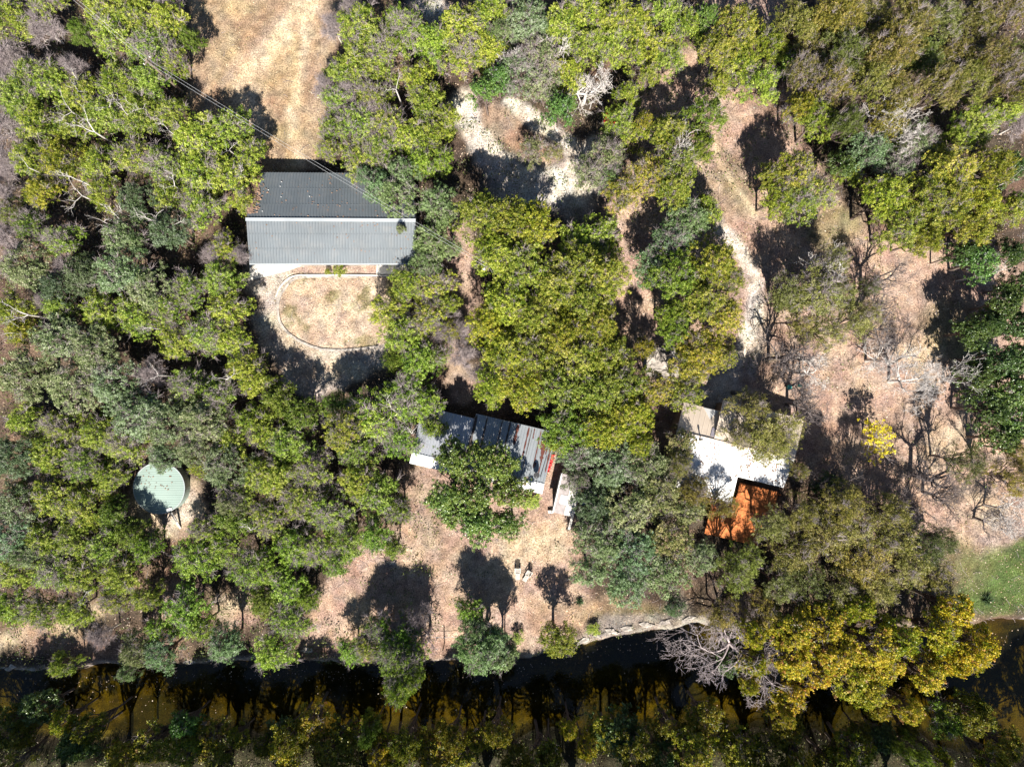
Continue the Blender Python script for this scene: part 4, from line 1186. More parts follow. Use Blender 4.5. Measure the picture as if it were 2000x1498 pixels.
def bare(bx, by, r, h, seed, label, lean=(0, 0), mat='deadwood', depth=6, r0=.2, spread=.75, split=.3, drop=0, name='bare_tree', fork=.55):
    """bx, by: pixel of the foot of the trunk"""
    x, y = G(bx, by); bm_, tm_ = bare_mesh(name, M[mat], seed, h, r / PX, r0, lean, depth, spread, split, drop, fork=fork)
    e = empty(name, (x, y, gz(x, y))); link('branches', bm_, e); link('trunk', tm_, e); tag(e, label, 'tree')
    TREES.append(dict(o=e, sp='B', px=bx, py=by, r=r, grey=2, tint=(1, 1, 1), label=label))
    return e

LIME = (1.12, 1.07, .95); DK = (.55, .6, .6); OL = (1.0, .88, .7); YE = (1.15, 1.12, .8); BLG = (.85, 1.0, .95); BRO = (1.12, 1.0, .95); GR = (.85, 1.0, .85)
# px, py, radius px [, height, tint, grey]
DATA = {
'J': [
 (30,35,52),(95,15,42,0,0,2),(210,22,48),(275,30,48),(335,45,48),(372,85,26,0,DK),(232,82,52),(300,98,50,0,0,2),(160,70,28,0,DK),
 (75,150,46,0,0,2),(38,190,48),(112,168,44),(172,190,46),(240,175,52),(296,165,44),(345,128,34,0,0,2),(86,245,50),(150,248,40,0,OL),(213,240,50),(285,232,52),(340,225,34),
 (398,272,56,0,LIME),(452,252,44,0,LIME),(488,300,38,0,LIME),(60,310,42,0,OL),(128,312,46,0,OL),(200,325,44),(262,310,46,0,0,2),(330,330,48,0,0,2),(392,345,52,0,LIME),(452,350,52,0,LIME),
 (92,378,36,0,OL),(208,378,32,0,OL),(330,385,44),(402,420,46,0,LIME,2),(440,478,34,0,YE,2),(478,395,28,0,LIME),(70,440,36,0,DK,2),(132,470,40,0,0,2),(30,412,30,0,DK,2),
 (30,600,42,0,OL),(50,652,34,0,OL),(128,600,38),(205,600,46),(275,620,50),(338,598,42,0,0,2),(380,560,44,0,0,2),(430,545,42),(452,598,44,0,LIME),(408,652,48,0,0,2),(352,672,40),(458,672,42,0,LIME),
 (480,722,42,0,LIME),(372,762,46,0,0,2),(428,775,44,0,0,2),(60,812,44),(128,832,42,0,0,2),(200,852,46),(260,868,44,0,0,2),(462,872,42),(493,820,34,0,LIME),(100,886,46),(168,905,46,0,0,2),(228,930,40),(60,960,30),(115,965,46),(180,985,44),(228,1002,38,0,DK),(402,905,26,0,YE),
 (90,1045,44),(150,1050,42),(212,1055,46),(262,1035,36,0,DK),(290,1072,36,0,GR),(40,1112,44),(108,1115,44,0,0,2),(178,1122,46),(242,1125,46),(288,1160,30),(26,1180,42,0,GR),(88,1186,42,0,0,2),(150,1185,40),(225,1168,32,0,OL,2),
 (392,1085,50,0,GR),(452,1062,44,0,GR),(405,1030,36,0,0,2),(480,1112,46,0,GR,2),(365,1190,52,0,GR),(400,1215,38,0,GR),(130,1298,26,0,LIME),(460,1010,42,0,DK),(465,960,36,0,0,2),(320,1225,36,0,GR),
 (505,745,38,0,LIME),(550,785,42,0,DK),(595,805,42,0,DK),(525,835,44),(572,865,46),(538,925,44),(500,925,40),(590,975,46,0,0,2),(648,992,50,0,0,2),(700,945,44),(742,968,48),(782,990,34,0,0,2),(520,1012,44,0,0,2),(570,1062,46,0,GR),
 (625,1062,46,0,GR,2),(682,1052,44),(656,1092,34,0,GR),(522,1100,44,0,GR),(572,1138,46,0,GR),(742,1042,40,0,GR),(772,1062,26),(518,1170,38,0,DK),(568,1205,46,0,GR,2),(532,1268,46,0,GR),(600,1165,30,0,GR),(620,915,44,0,0,2),(655,795,34,0,DK),(700,885,42),
 (742,800,66,0,GR,2),(802,775,56,0,GR,2),(782,855,46,0,GR,2),(832,785,40,0,GR),(845,830,26,0,LIME),
 (762,605,42,0,LIME),(802,562,46,0,LIME),(852,560,44,0,LIME,2),(782,655,48,0,LIME),(838,632,46,0,LIME,2),(868,590,30,0,LIME),(818,700,50,0,GR),(770,700,30,0,DK),(850,690,30,0,DK,2),(878,640,26,0,OL,2),
 (664,530,15,1.6,LIME,0),(640,532,8,.8,OL,0),
 (702,58,52),(762,100,48,0,0,2),(700,128,48),(662,158,34),(662,205,38,0,0,2),(792,62,48,0,GR,2),(845,92,42,0,GR),(902,55,54,0,LIME),(962,38,50,0,LIME),(902,122,48,0,LIME,2),(955,108,44,0,LIME),(818,152,38,0,LIME),(836,205,42,0,LIME),
 (702,252,50,0,0,2),(762,252,46,0,0,2),(660,262,36,0,0,2),(700,312,44,0,0,2),(752,298,46,0,0,2),(805,270,42,0,LIME),(848,262,38,0,LIME),(872,232,30,0,LIME),(822,318,36,0,GR),(868,318,28,0,GR),(730,195,38,0,OL,2),(640,295,26,0,LIME,2),
 (1092,55,52,0,LIME),(1142,28,48,0,LIME),(1195,38,48,0,LIME),(1140,88,46,0,LIME),(1192,88,44,0,LIME),(1245,58,46,0,LIME),(1292,28,46,0,LIME),(1338,58,46,0,LIME),(1285,92,40,0,LIME),(1238,112,34,0,LIME),(1300,128,36,0,LIME),(1270,155,24,0,LIME),(1120,158,42,0,LIME),(1080,135,38,0,LIME),(1228,62,30,0,LIME),
 (1222,192,30,0,LIME),(1215,240,44,0,LIME),(1238,268,36,0,LIME),(1385,425,30,0,LIME),(1020,25,26,0,LIME),
 (1382,402,26,0,LIME),(1122,482,50,0,(1.2,1.2,.9)),(1172,455,44,0,LIME),(1185,500,38,0,LIME),(1445,128,48,0,LIME),(1492,168,42,0,LIME),(1400,160,30,0,LIME),(1535,120,40,0,GR),
 (1895,238,48,0,LIME),(1955,218,38,0,LIME),(1870,275,36,0,LIME),(1590,392,40,0,LIME,2),(1960,415,36,0,LIME),(1650,345,30,0,LIME),(1740,300,26,0,YE),(1985,400,28,0,GR),
 (752,1225,36,6,GR,2),(768,1262,40,7.5,GR,2),(812,1285,38,8,GR,2),(795,1318,30,9,GR),(735,1262,34,6,0,2),(690,1270,32,4.5,GR),(735,1238,36,0,0,2),(790,1245,44,0,GR),(775,1290,44,7,GR),(785,1335,30,9,GR),(925,1195,34,6,GR),(1035,980,20,.9,YE,0),(1012,1245,15,1.2,LIME,0),(1160,1228,14,.8,YE,0),(1520,1255,20,2,LIME,0),
 (1870,1420,42,0,GR),(1790,1478,34,0,LIME),(725,1455,30,0,DK,0),
],
'O': [
 (172,540,46,0,DK),(242,530,66,0,BLG),(295,560,50),(275,390,44,0,DK),(340,460,46,0,DK),(252,470,48,0,BLG),(60,515,52),(118,560,40,0,DK),(115,665,58),(200,680,54),(58,735,58),(150,752,56),(228,742,50),(268,812,58),(335,830,54),(402,825,54),(330,885,34),(382,868,40),(442,915,50),(455,985,30),
 (40,890,50,0,DK),(38,975,50),(28,1045,48,0,BLG),(60,1075,36,0,BLG),(442,1255,38,0,GR),(275,1262,38,0,OL),(328,1268,42,0,GR),(262,1300,22,0,GR),
 (832,520,36,0,GR),(842,468,40,0,GR),(782,392,44,0,GR),(850,392,40,0,GR),(738,362,34,0,GR),(742,392,9,0,LIME),(788,340,36,0,GR),(862,432,34,0,GR),(785,452,12,0,LIME),(708,345,18,0,GR),(878,488,26,0,GR),
 (1032,42,50),(1048,118,50,0,0,3),(1015,155,48,0,0,3),(1065,172,44,0,0,2),(985,72,34,0,GR),(1182,305,46,0,0,2),(1142,340,38,0,0,2),(1192,352,40,0,GR,2),(1045,298,34,4,(.9,.85,.8),2),(1085,300,22,3,OL,3),
 (1302,480,50,0,GR,2),(1335,430,48,0,GR),(1272,525,44,0,GR),(1690,300,46,0,BLG),(1790,275,44,0,0,2),(1755,335,40,0,0,3),
 (1130,890,46,0,0,2),(1195,905,56),(1262,900,54),(1325,870,38,0,OL),(1318,915,34,0,OL,2),(1125,935,34,0,0,2),(1160,985,46,0,DK),(1225,985,64),(1290,965,54,0,OL),(1165,1055,60,0,BLG),(1238,1078,62,0,BLG),(1312,1062,54,0,OL),(1152,1115,44,0,BLG),(1225,1142,50,0,BLG),(1300,1125,54,0,BLG),(1365,1085,40),(1345,985,44,0,OL,1),(1320,1175,24,0,BLG),
 (945,1262,56,8,GR,1),(925,1220,36,7,GR,1),(980,1275,34,7.5,GR,1),(940,1265,50,7.5,(.8,1.05,.75),1),(985,1250,24,6,GR),(955,1225,30,6,GR),
],
'E': [
 (938,430,56),(1000,425,52),(1055,445,54,0,YE),(962,492,54,0,YE),(1030,515,60),(1112,520,54),(1190,545,54),(1085,570,54),(1140,585,54),(985,585,56,0,YE),(1040,625,54),(952,640,48,0,YE),(1105,650,54,0,OL),(1165,640,50,0,OL),(990,692,54,0,YE),(1055,700,56),(1125,705,54),(1195,690,46),
 (952,748,42,0,YE),(1012,758,52,0,YE),(1085,765,54),(1155,765,54),(1222,745,50),(1108,830,54,0,GR),(1172,838,54,0,YE),(1235,818,52,0,YE),(1278,770,40,0,BRO,2),(1080,862,26,0,YE),(1240,870,34,0,YE),(1335,765,44,0,BRO,2),
 (1368,692,54,0,OL),(1322,640,40,0,GR),(1405,630,46,0,BRO),(1320,545,54,0,GR),(1380,525,54,0,OL),(1372,590,52),(1430,560,34,0,OL,2),(1300,605,36,0,GR),(1345,705,44,0,BRO),(1260,690,24,0,OL),(1420,700,30,0,BRO,2),
 (1292,272,46),(1318,318,50,0,0,2),(1262,345,46,0,BRO,2),(1365,225,46,0,(.62,.72,.6)),(1362,285,40,0,(.8,.85,.6)),(1225,385,40,0,BRO,2),(1312,372,44),(1440,58,48,0,BRO),(1395,95,36,0,BRO),(1500,75,38,0,(.8,.9,.7)),(1265,235,20,0,BRO),
 (670,832,46,0,0,2),(1085,1240,42,6,(.95,.9,.7)),
 (1542,335,52,0,BRO,2),(1515,385,38,0,YE),(1545,402,48,0,0,2),(1500,340,30,0,BRO),(1720,400,54,0,YE),(1790,395,60,0,OL),(1852,340,58,0,BRO),(1855,405,58,0,OL),(1905,385,52,0,YE),(1760,450,50),(1900,440,44,0,BRO),(1600,240,44,0,YE),(1560,205,34,0,BRO),(1925,325,46,0,OL),(1800,470,40,0,OL),
],
'X': [
 (1560,55,54),(1622,42,58),(1690,40,60),(1760,45,60),(1830,40,60),(1900,45,58),(1965,45,54,0,BRO),(1595,105,54),(1655,110,58),(1722,115,60),(1790,120,60),(1860,115,58),(1928,115,54,0,BRO),(1985,115,46,0,BRO),(1625,170,50,0,YE),(1690,180,54,0,YE),(1755,190,56,0,YE),(1822,185,54),(1890,172,50,0,BRO),(1950,165,44,0,BRO),(1570,150,40,0,BRO),(1720,235,40,0,YE),(1660,245,36,0,BRO),(1995,175,36,0,BRO),
],
'T': [
 (1650,985,46,10,OL),(1725,1000,46,10,OL),(1790,1060,48,9,DK),(1560,1000,40,9,OL),(1600,590,50),(1630,570,44),(1880,900,40,0,DK),(1590,560,60,0,0,2),(1540,560,44),(1615,520,40,0,0,2),(1645,640,50),(1600,640,42),(1552,622,34),(1545,585,36,0,DK),(1690,620,34,0,0,2),(1480,850,60),(1515,870,44),(1345,960,36,0,OL),(1410,990,36,0,OL),(1545,925,22,0,OL),(1335,905,30,0,OL,2),(1370,950,30,0,OL,2),(1450,805,44,0,BRO),(1530,840,44),(1440,850,34,0,BRO,2),
 (1500,1020,46),(1535,1075,54,0,OL),(1598,1050,60,0,OL),(1660,1025,56),(1680,1090,60,0,OL),(1742,1045,54,0,OL),(1760,1105,54),(1705,1150,50),(1640,1150,44),(1582,1140,50,0,DK),(1520,1140,44),(1815,1110,44,0,OL,2),(1625,985,40,0,OL),(1460,1090,40,0,(.8,1,.7)),(1425,1130,40,0,(.8,1,.7)),(1480,1180,40,0,OL),(1410,1190,38,0,OL),
 (1970,935,44,0,OL),(1985,880,36,0,OL),(1835,1050,34,0,DK),(1700,560,24,0,DK,2),
],
'D': [
 (895,900,48,8,LIME,0),(960,895,50,8.5,LIME,0),(880,960,46,7,LIME,0),(935,960,54,8,LIME,0),(995,960,46,7,LIME,0),(950,1020,50,7.5,LIME,0),(1000,1015,36,6,LIME,0),(880,1000,34,6,LIME,0),
 (1900,650,36,0,DK),(1990,720,44,0,DK),(1900,740,40,0,DK),(1935,640,36,0,DK),(1912,512,44,0,BLG),(1868,500,26,0,DK),(1960,500,34,0,DK),(1985,560,40,0,DK),(1958,595,44,0,DK),(1930,700,50,0,DK),(1985,650,44,0,DK),(1965,765,52),(1918,800,46,0,DK),(1985,830,48),(1950,860,44,0,DK),(1965,320,38,0,DK),(1630,330,32,0,DK),(1372,42,30,0,BLG),(1095,215,34,0,BLG,0),(975,155,30,0,BLG),(950,190,34,0,BLG,0),
 (1610,950,40,5,DK,0),(1100,205,30,3,BLG,0),
 (150,1475,40,0,DK),(560,1440,34,0,DK),(1210,1468,42,0,DK),(1290,1478,40,0,DK),(1660,1475,42,0,GR),(1740,1460,36,0,DK),(60,1405,38,0,DK),(350,1420,42,0,(.5,.7,.5)),(1440,1250,22,4,LIME,0),(1440,1310,34,5,DK,0),
],
'S': [
 (1540,1215,44),(1600,1205,48),(1555,1270,48),(1625,1265,54),(1590,1320,44,0,BRO),(1690,1255,54),(1665,1320,54),(1740,1300,54),(1755,1235,46,0,GR),(1845,1185,44,0,YE),(1820,1240,46,0,GR),(1890,1255,48,0,YE),(1905,1300,40,0,YE),(1860,1300,36,0,YE),(1810,1330,46),(1700,1375,40),(1730,1405,34),(1560,1380,42,0,BRO),(1540,1410,28,0,BRO),(1665,1195,36,0,GR),(1480,1240,34,0,GR),(1490,1310,36),(1785,1385,34,0,BRO),(1475,1350,26),
 (-5,1435,46,9,DK),(165,1448,46,10,DK),(345,1465,44,9,GR),(425,1482,40,8,DK),(560,1455,42,9,DK),(705,1445,42,9,GR),(735,1485,36,8,YE),(800,1450,42,9,DK),(905,1485,36,8,GR),(975,1440,40,9,DK),(1050,1485,36,9,DK),(1190,1440,36,9,GR),(1250,1470,44,9,DK),(1310,1440,40,9,DK),(1380,1425,36,8,DK),(1455,1485,42,9,GR),(1540,1450,42,9,DK),(1620,1480,44,9,DK),(1700,1440,38,8,DK),(1690,1485,40,9,GR),(1790,1440,40,8,DK),(1950,1490,44,9,0),(35,1450,44,8,DK),(100,1440,40,8,GR),(225,1478,44,9,0),(290,1462,44,9,0),(395,1468,46,9,0),(455,1445,38,8,GR),(505,1478,38,8,DK),(600,1425,40,9,0),(650,1470,44,9,DK),(560,1485,36,9,YE),(760,1470,44,8,GR),(830,1478,42,8,0),(890,1455,38,8,DK),(945,1450,46,9,GR),(1000,1475,42,9,DK),(1115,1440,36,10,YE),(1140,1475,42,10,YE),(1355,1478,42,9,0),(1420,1452,44,8,GR),(1500,1478,44,8,DK),(1580,1478,40,8,0),(1920,1440,40,8,DK),(1975,1465,40,9,0),(1850,1480,36,8,GR),(1080,1470,30,8,DK),(5,1490,34,9,0),  # south bank row, dark tints carry its shade in the leaf colour
],
}
for sp, rows in DATA.items():
    for row in rows:
        row = list(row) + [0] * (6 - len(row)) if len(row) < 6 else list(row)
        px, py, r, h, tint, grey = row[:6]
        g = 1 if len([v for v in row]) >= 6 and grey == 0 and sp in 'JOEXTDS' and not (h and h < 3) and tint != DK else grey
        tree(sp, px, py, r, h or None, tint or (1, 1, 1), g)
tree('Y', 1713, 860, 40, 4.5, (1.15, 1.15, 1), 1, 'small bright yellow tree between the bare trees and the tree shadows')
for k, (px, py, r) in enumerate(((90,60,40),(25,112,38),(20,170,34),(12,250,42),(22,320,40),(8,380,34),(150,140,28),(335,25,26),(25,470,40),(140,530,34),(100,590,22),(300,735,34),(205,1235,28),(430,500,30),
                              (655,60,30),(640,175,26),(685,185,32),(735,225,30),(690,30,26),(1012,18,24),(895,640,32),(905,690,36),(945,720,32),(865,655,30),(780,1215,22),(815,1205,28),(1985,245,34),(1545,225,24),(1530,190,20),(765,820,24),(700,870,22),(505,850,22),(1450,1185,30),(1180,600,16),(620,895,24),(480,500,20))):
    dead(px, py, r, 4.6 if px < 880 else 4.0, None, k=k)
# tall trees just past the lower edge of the picture: they shade the south bank and the creek
for k in range(22):
    px = -60 + k * 100 + TRNG.uniform(-25, 25); hh = TRNG.uniform(12, 15.5); g_ = TRNG.uniform(1492, 1570)
    kz = HC / (HC - hh * .7)
    e = tree(('S', 'E', 'D')[k % 3], 1000 + (px - 1000) * kz, 749 + (g_ - 749) * kz, 88, hh, DK if k % 3 else GR, 1, 'tall creekside tree standing past the lower edge of the picture')
    e['group'] = 'tall trees past the lower edge'
    TREES.pop()
# bare, white-limbed trees and snags (pixel of the foot)
bare(1735, 745, 88, 8.5, 3, 'large bleached bare tree spreading over pink earth above the yellow tree', (.4, .2), depth=7, r0=.17, split=.22)
bare(1690, 705, 52, 6.5, 4, 'smaller bleached bare tree touching the left side of the large one', (-.2, .3), depth=6, r0=.15)
bare(1775, 925, 80, 7.5, 5, 'dark-limbed bare tree leaning to the lower right of its long straight shadow', (1.0, -.55), mat='darkbranch', depth=6, r0=.22, split=.45)
bare(1660, 640, 62, 7, 26, 'bare dark tree whose forked shadow lies on pink earth above', (.2, .2), mat='darkbranch', depth=6, r0=.2)
bare(1535, 790, 52, 7, 6, 'thin bare tree at the upper right corner of the white-roofed house', (.5, .1), mat='darkbranch', depth=6, r0=.16)
bare(1560, 730, 40, 5, 7, 'small pale bare tree beside the teal buckets', (.4, 0), depth=6, r0=.1)
bare(1405, 1225, 125, 9.5, 8, 'big bare tree with pale limbs arching over the creek', (-.05, -1.0), depth=7, r0=.24, split=.42, mat='twig')
bare(1690, 275, 62, 8.5, 9, 'bleached bare tree crown among dark oaks at upper right', (.4, .3), depth=7, r0=.2)
bare(1705, 325, 40, 7, 10, 'small bleached snag below the bleached bare crown at upper right', (.2, .1), depth=6, r0=.14)
bare(1138, 205, 52, 7.5, 12, 'white-limbed bare tree above the right arm of the gravel turnaround', (.3, .5), depth=6, r0=.16)
bare(1080, 150, 34, 7, 13, 'short white bare snag among grey-green oaks at top centre', (.1, .2), depth=5, r0=.12)
bare(1000, 160, 30, 7, 14, 'pale bare snag at the left edge of the grey-green oaks at top centre', (0, .2), depth=5, r0=.12)
bare(1305, 330, 46, 9.5, 15, 'slender white-limbed bare tree rising through the olive elms', (.1, .3), depth=5, r0=.14)
bare(1588, 150, 26, 6.5, 16, 'grey bare snag above the pink clearing at upper right', (.1, .3), depth=5, r0=.1)
bare(1665, 205, 26, 8.5, 17, 'thin bare branch fan poking from the dense olive canopy', (.5, .5), depth=5, r0=.1)
bare(1545, 210, 30, 5.5, 18, 'low grey bare bush beside the narrow pink clearing', (0, -.3), depth=6, r0=.08)
bare(1565, 545, 44, 8.2, 20, 'white-limbed bare crown showing through thin olive foliage by the track', (.2, .2), depth=6, r0=.14)
for k, (bx, by, r, h, lb) in enumerate(((1640, 1000, 62, 8.5, 'dark bare tree right of the orange deck casting a branching shadow'), (1712, 985, 60, 8, 'dark bare tree below the yellow tree, second from the deck'),
    (1590, 930, 44, 7, 'slim dark bare tree against the right end of the white roof'), (1800, 960, 52, 6.5, 'low dark bare tree right of the straight trunk shadow'), 
    (1680, 560, 52, 7.5, 'dark bare tree on the pink earth below the olive grass patch'),
    (1500, 700, 56, 9, 'tall dark bare tree beside the lower end of the pale track'), (760, 1190, 36, 5.5, 'grey bare tree on the creek bank in front of the tall junipers'), (840, 1225, 34, 5, 'small grey bare tree beside the lone fence post'))):
    bare(bx, by, r, h, 80 + k, lb, ((bx - 1000) / 2400, (749 - by) / 2400), mat='darkbranch' if k < 6 else 'twig', depth=6, r0=.16, fork=.6)
bare(1900, 1010, 60, 4, 24, 'sprawling dark bare branches near the right edge above the lawn', (.9, -.4), mat='darkbranch', depth=6, r0=.13)
bare(1920, 985, 46, 6, 25, 'fine grey bare crown at the right edge above the lawn', (.8, 0), depth=6, r0=.1)
SNAGS = [(140,150,26),(205,200,20),(130,215,30),(175,255,36),(235,215,24),(255,205,20),(155,350,40),(150,380,34),(220,405,24),(225,430,30),(330,360,26),(320,440,36),(290,430,34),(45,615,34),(15,650,20),(320,250,20),(40,320,24),(440,285,20),(460,330,20),(300,735,22),(430,740,26),(190,430,20),(410,910,18),(480,1040,22),(160,1160,22),(290,640,18),(770,170,26),(760,800,26),(800,850,22),(1330,690,20),(1950,530,24),(1985,350,20),(800,360,16),(1610,1010,24),(1570,1060,20),(1660,1110,22)]
SN = {}
for k, (px, py, r) in enumerate(SNAGS):
    q = k % 5
    if q not in SN: SN[q] = bare_mesh('dead_snag', M['deadwood'], 60 + q, 6.5, 1.9, .085, (0.5, .2), 4, .8, .72, nb=2, l0f=.75, fork=.35)
    h = 7.2 if px < 600 else 7.6
    kk = (HC - h * .85) / HC; x, y = (px - 1000) / PX * kk, (749 - py) / PX * kk
    e = empty('dead_snag', (x, y, gz(x, y)), TRNG.uniform(0, 6.28)); f = r / PX / 1.8; e.scale = (f, f, h / 6.5)
    link('branches', SN[q][0], e); link('trunk', SN[q][1], e); tag(e, None, 'tree')
    TREES.append(dict(o=e, sp='N', px=px, py=py, r=r, grey=2, tint=(1, 1, 1), label=None))
NAMES['N'] = ('dead_snag', 'white snag')

# ------------------------------------------------------------------ labels that single each tree out
LM = [('the dry grass field', 510, 120), ('the grey metal barn', 650, 425), ('the oval garden bed', 640, 610), ('the round green tank', 312, 955), ('the rusty-roofed cabin', 930, 850), ('the white-roofed house', 1430, 880),
      ('the orange deck', 1450, 1000), ('the gravel turnaround', 1010, 310), ('the pale dirt track', 1470, 560), ('the lawn chairs', 1020, 1118), ('the green lawn', 1950, 1120), ('the bleached bare tree', 1735, 720),
      ('the upper left corner', 0, 0), ('the lower left corner', 0, 1498), ('the upper right corner', 2000, 0), ('the lower right corner', 2000, 1498), ('the rocky terrace', 1293, 712), ('the teal buckets', 1548, 755), ('the yellow tree', 1713, 860)]
ORD = ['nearest', 'second nearest', 'third nearest', 'fourth nearest', 'fifth nearest', 'sixth nearest', 'seventh nearest', 'eighth nearest', 'ninth nearest', 'tenth nearest', 'eleventh nearest', 'twelfth nearest']
DIRS = ['right of', 'below right of', 'below', 'below left of', 'left of', 'above left of', 'above', 'above right of']
def octant(dx, dy): return int(round(math.atan2(dy, dx) / (math.pi / 4))) % 8
def look(t):
    sp = t['sp']; tt = t['tint']
    base = {'J': 'green', 'O': 'grey-green', 'E': 'olive', 'X': 'olive-brown', 'T': 'sparse olive', 'D': 'deep green', 'S': 'yellow-leaved', 'Y': 'yellow', 'R': 'brushy', 'N': 'small'}[sp]
    if sp in ('J', 'O', 'E', 'X', 'S', 'D', 'T'):
        if tt == DK: base = 'dark ' + base.replace('deep ', '')
        elif tt == LIME: base = 'bright ' + base
        elif tt == YE: base = 'yellowish ' + base if sp != 'S' else 'golden-leaved'
    return base
POOL = {}
for t in TREES:
    key = (t['sp'] if t['sp'] != 'B' else 'B')
    POOL.setdefault((key, look(t) if t['sp'] != 'B' else ''), []).append(t)
for key, ts in POOL.items():
    for t in ts:
        if t['label']: continue
        best = None
        for (ln, lx, ly) in LM:
            o = octant(t['px'] - lx, t['py'] - ly); d = math.hypot(t['px'] - lx, t['py'] - ly)
            if d < 30: continue
            rk = sum(1 for u in ts if u is not t and octant(u['px'] - lx, u['py'] - ly) == o and math.hypot(u['px'] - lx, u['py'] - ly) < d)
            if rk < len(ORD):
                sc_ = d + rk * 60
                if best is None or sc_ < best[0]: best = (sc_, f"{look(t)} {NAMES[t['sp']][1]}, {ORD[rk]} of its kind {DIRS[o]} {ln}")
        t['o']['label'] = best[1]
seen = {}
for t in TREES:
    l = t['o']['label']
    if l in seen: print('DUP', l)
    seen[l] = 1
GRP = {'J': 'green junipers of the wood', 'O': 'grey-green oaks', 'E': 'olive elms', 'X': 'olive-brown canopy trees', 'T': 'thin-crowned trees', 'D': 'deep green leafy trees', 'S': 'yellow-leaved sycamores', 'R': 'leafless grey junipers', 'B': 'bare trees', 'N': 'white snags'}
for t in TREES:
    if t['sp'] in GRP: t['o']['group'] = GRP[t['sp']]

# ------------------------------------------------------------------ plants on the ground
def spiky(px, py, r, label):
    x, y = G(px, py); P0, P1, a, b = [], [], [], []
    rng = np.random.default_rng(px)
    for k in range(70):
        an = rng.random() * 6.28; el = rng.uniform(.15, 1.4); l = r * rng.uniform(.7, 1.1)
        m = np.array([math.cos(an) * math.cos(el), math.sin(an) * math.cos(el), math.sin(el)]) * l * .6
        q = m * 1.6 - np.array([0, 0, l * .12]); P0 += [np.zeros(3), m]; P1 += [m, q]; a += [.03, .025]; b += [.025, .004]
    V, F = frusta(P0, P1, a, b, 3)
    e = empty('spiky_plant', (x, y, gz(x, y))); link('leaf_rosette', mesh_np('leaf_rosette', V, F, plain('yucca_leaf', (.07, .12, .05), .6, noise=.3)), e)
    tag(e, label, 'plant')
spiky(1131, 1173, .75, 'dark spiky plant on the dry grass left of the big oak')
spiky(1928, 1172, 1.0, 'dark spiky plant on the green lawn by the creek')

# undergrowth, dry grass and fallen leaves: nobody could count them
def scatter(name, n, mat, size, dens, seed, hgt=(.02, .1), asp=.5, vm=.5, up=.6, cl=1, clr=.3):
    rng = np.random.default_rng(seed)
    x = rng.uniform(-58, 58, n); y = rng.uniform(-44, 43.5, n)
    keep = rng.random(n) < dens(x * PX + 1000, 749 - y * PX, x, y)
    x, y = x[keep], y[keep]
    if cl > 1:
        x = np.repeat(x, cl) + rng.normal(0, clr, len(x) * cl); y = np.repeat(y, cl) + rng.normal(0, clr, len(y) * cl)
    z = height(x, y); ok = z > -1.3; x, y, z = x[ok], y[ok], z[ok]
    m = len(x); zz = z + rng.uniform(hgt[0], hgt[1], m)
    pos = np.stack([x, y, zz], 1)
    nr = rng.normal(0, 1, (m, 3)) * .6 + np.array([0, 0, up]); nr /= np.linalg.norm(nr, axis=1, keepdims=True)
    a = np.cross(nr, rng.normal(0, 1, (m, 3))); a /= np.linalg.norm(a, axis=1, keepdims=True); b = np.cross(nr, a)
    s = size * rng.uniform(.5, 1.5, (m, 1))
    V = np.stack([pos + a * s * .5, pos + b * s * asp * .5, pos - a * s * .5, pos - b * s * asp * .5], 1).reshape(-1, 3)
    v = np.clip(rng.normal(vm, .25, m), 0, 1)
    o = link(name, mesh_np(name, V, np.arange(4 * m).reshape(m, 4), mat, attr=v)); o['kind'] = 'stuff'
    return o
M['under'] = leafmat('undergrowth_leaf', [(.03, .05, .015), (.09, .12, .03), (.16, .18, .05), (.30, .28, .12)])
M['fallen'] = leafmat('fallen_leaf', [(.12, .06, .035), (.30, .18, .11), (.50, .36, .25), (.70, .58, .46)], trans=.05)
M['straw'] = leafmat('straw', [(.22, .15, .06), (.45, .34, .17), (.62, .48, .28), (.75, .64, .45)], trans=.1)
M['turf'] = leafmat('turf_blade', [(.05, .10, .02), (.11, .19, .03), (.17, .26, .05), (.28, .32, .12)])
OPEN = [p for p in PAINT if p[0] == 'e' or p[0] == 'g']
def wood_d(px, py, x, y):
    o = (px < 500) | ((px < 860) & (py > 760)) | (py < 330) & (px > 640)
    c = (px > 370) & (px < 660) & (py < 320) | (py > 500) & (px > 480) & (px < 800) & (py < 760) | (np.hypot(px - 330, py - 985) < 90)
    g = (py > 320) & (px > 640) & (px < 1500) & (py < 480)
    return np.where(c, 0, np.where(o | g, 1.0, .12)) * (fbm(x, y, 81, 2.0, 3) > .46)
scatter('undergrowth', 9000, M['under'], .2, wood_d, 31, (.05, .9), .5, .4, .5, 14, .35)
scatter('fallen_leaves', 70000, M['fallen'], .12, lambda px, py, x, y: np.where(((px > 370) & (px < 660) & (py < 320)) | (py > 1400), .05, .8), 32, (.01, .05), .7, .5, 1.2)
scatter('dry_grass', 60000, M['straw'], .16, lambda px, py, x, y: np.where((px > 350) & (px < 700) & (py < 330), .75, np.where((px > 900) & (px < 1200) & (py > 980) & (py < 1230) | (px > 490) & (px < 800) & (py > 500) & (py < 770), .9, .05)), 33, (.02, .14), .3, .55, .2)
lawn = lambda px, py, x, y: np.where((px > 1790) & (py > 1060) & (py < 1200), .95, np.where((np.hypot((px - 1620) / 60, (py - 450) / 40) < 1) | (np.hypot((px - 1860) / 70, (py - 650) / 45) < 1), .3, np.where(garden_inside(px, py), .25 * (fbm(x, y, 51, 1.6, 4) > .55), .012)))
scatter('grass', 90000, M['turf'], .15, lawn, 34, (.02, .12), .3, .5, .3)
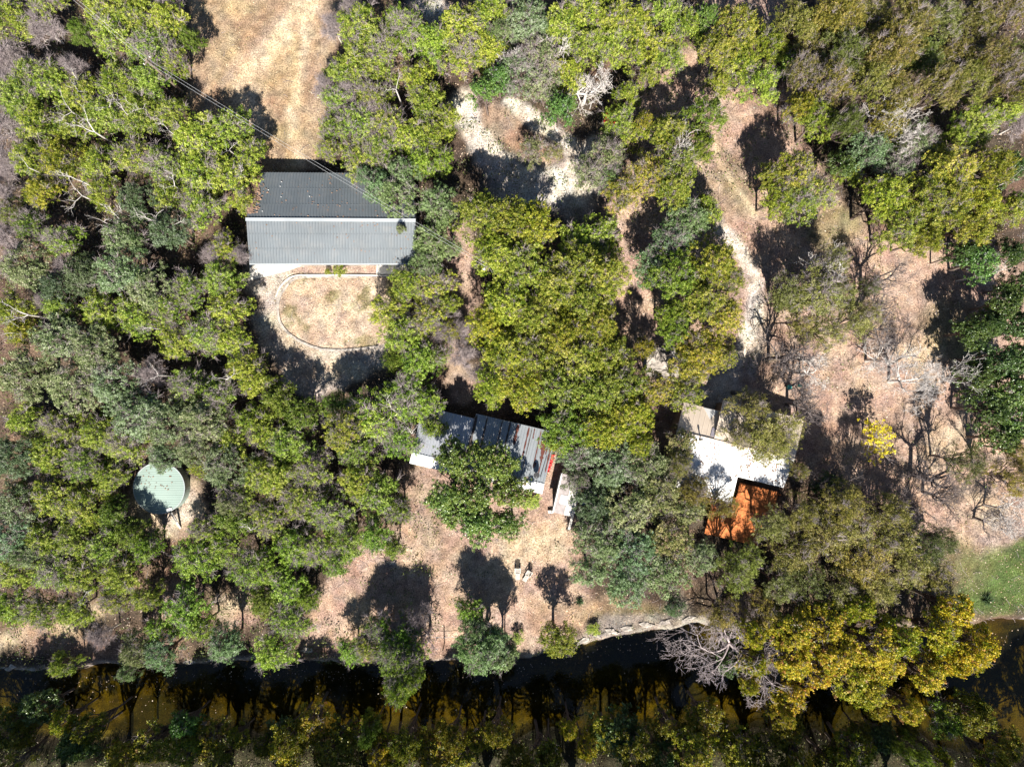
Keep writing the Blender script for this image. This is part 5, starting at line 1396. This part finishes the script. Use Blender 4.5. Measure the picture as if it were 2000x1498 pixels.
scatter('creekside_weeds', 14000, M['under'], .16, lambda px, py, x, y: np.exp(-((bank_d(x, y)[0] + .6) / .8) ** 2) * (fbm(x, y, 83, 2.4, 3) > .52) + (py > 1405) * 5.0, 35, (.05, .6), .5, .5, .5, 12, .25)
# fallen sticks, and tufts of dry grass with their own little shadows
rng = np.random.default_rng(91); m = 5200
x = rng.uniform(-56, 56, m); y = rng.uniform(-33, 42, m); px_, py_ = x * PX + 1000, 749 - y * PX
ok = (((px_ > 1200) | (py_ > 880) | (rng.random(m) < .5)) & (height(x, y) > -1)); x, y = x[ok], y[ok]; m = len(x)
a_ = rng.random(m) * 6.28; l = rng.exponential(.35, m) + .15; z = height(x, y) + .04
P0 = np.stack([x, y, z], 1); mid = P0 + np.stack([np.cos(a_) * l / 2, np.sin(a_) * l / 2, rng.uniform(0, .1, m)], 1); a2 = a_ + rng.normal(0, .5, m)
P1 = mid + np.stack([np.cos(a2) * l / 2, np.sin(a2) * l / 2, -.02 + 0 * l], 1)
V, F = frusta(np.concatenate([P0, mid]), np.concatenate([mid, P1]), np.full(2 * m, .018), np.full(2 * m, .01), 3)
link('fallen_sticks', mesh_np('fallen_sticks', V, F, M['twig']))['kind'] = 'stuff'
scatter('dry_tufts', 5200, M['straw'], .15, lambda px, py, x, y: np.where((py < 1230) & (((px > 1380) & (py > 150) & (py < 1080)) | ((px > 640) & (px < 1150) & (py > 900)) | ((px > 490) & (px < 800) & (py > 500) & (py < 770)) | ((px > 370) & (px < 650) & (py < 320))), .9, .05) * (fbm(x, y, 141, 3.0, 3) > .47), 36, (.02, .22), .25, .4, .1, 12, .1)
# floating leaves on the creek
rng = np.random.default_rng(77); m = 900
x = rng.uniform(-55, 56, m); px_ = x * PX + 1000
d0 = (749 - np.interp(px_, BANK[:, 0], BANK[:, 1])) / PX; y = d0 - 1.6 - rng.exponential(1.6, m)
pos = np.stack([x, y, np.full(m, -1.41)], 1); s = rng.uniform(.06, .16, (m, 1)); a = rng.normal(0, 1, (m, 3)) * [1, 1, .05]; a /= np.linalg.norm(a, axis=1, keepdims=True); b = np.stack([-a[:, 1], a[:, 0], a[:, 2]], 1)
V = np.stack([pos + a * s * .5, pos + b * s * .4, pos - a * s * .5, pos - b * s * .4], 1).reshape(-1, 3)
o = link('floating_leaves', mesh_np('floating_leaves', V, np.arange(4 * m).reshape(m, 4), M['fallen'], attr=rng.random(m))); o['kind'] = 'stuff'
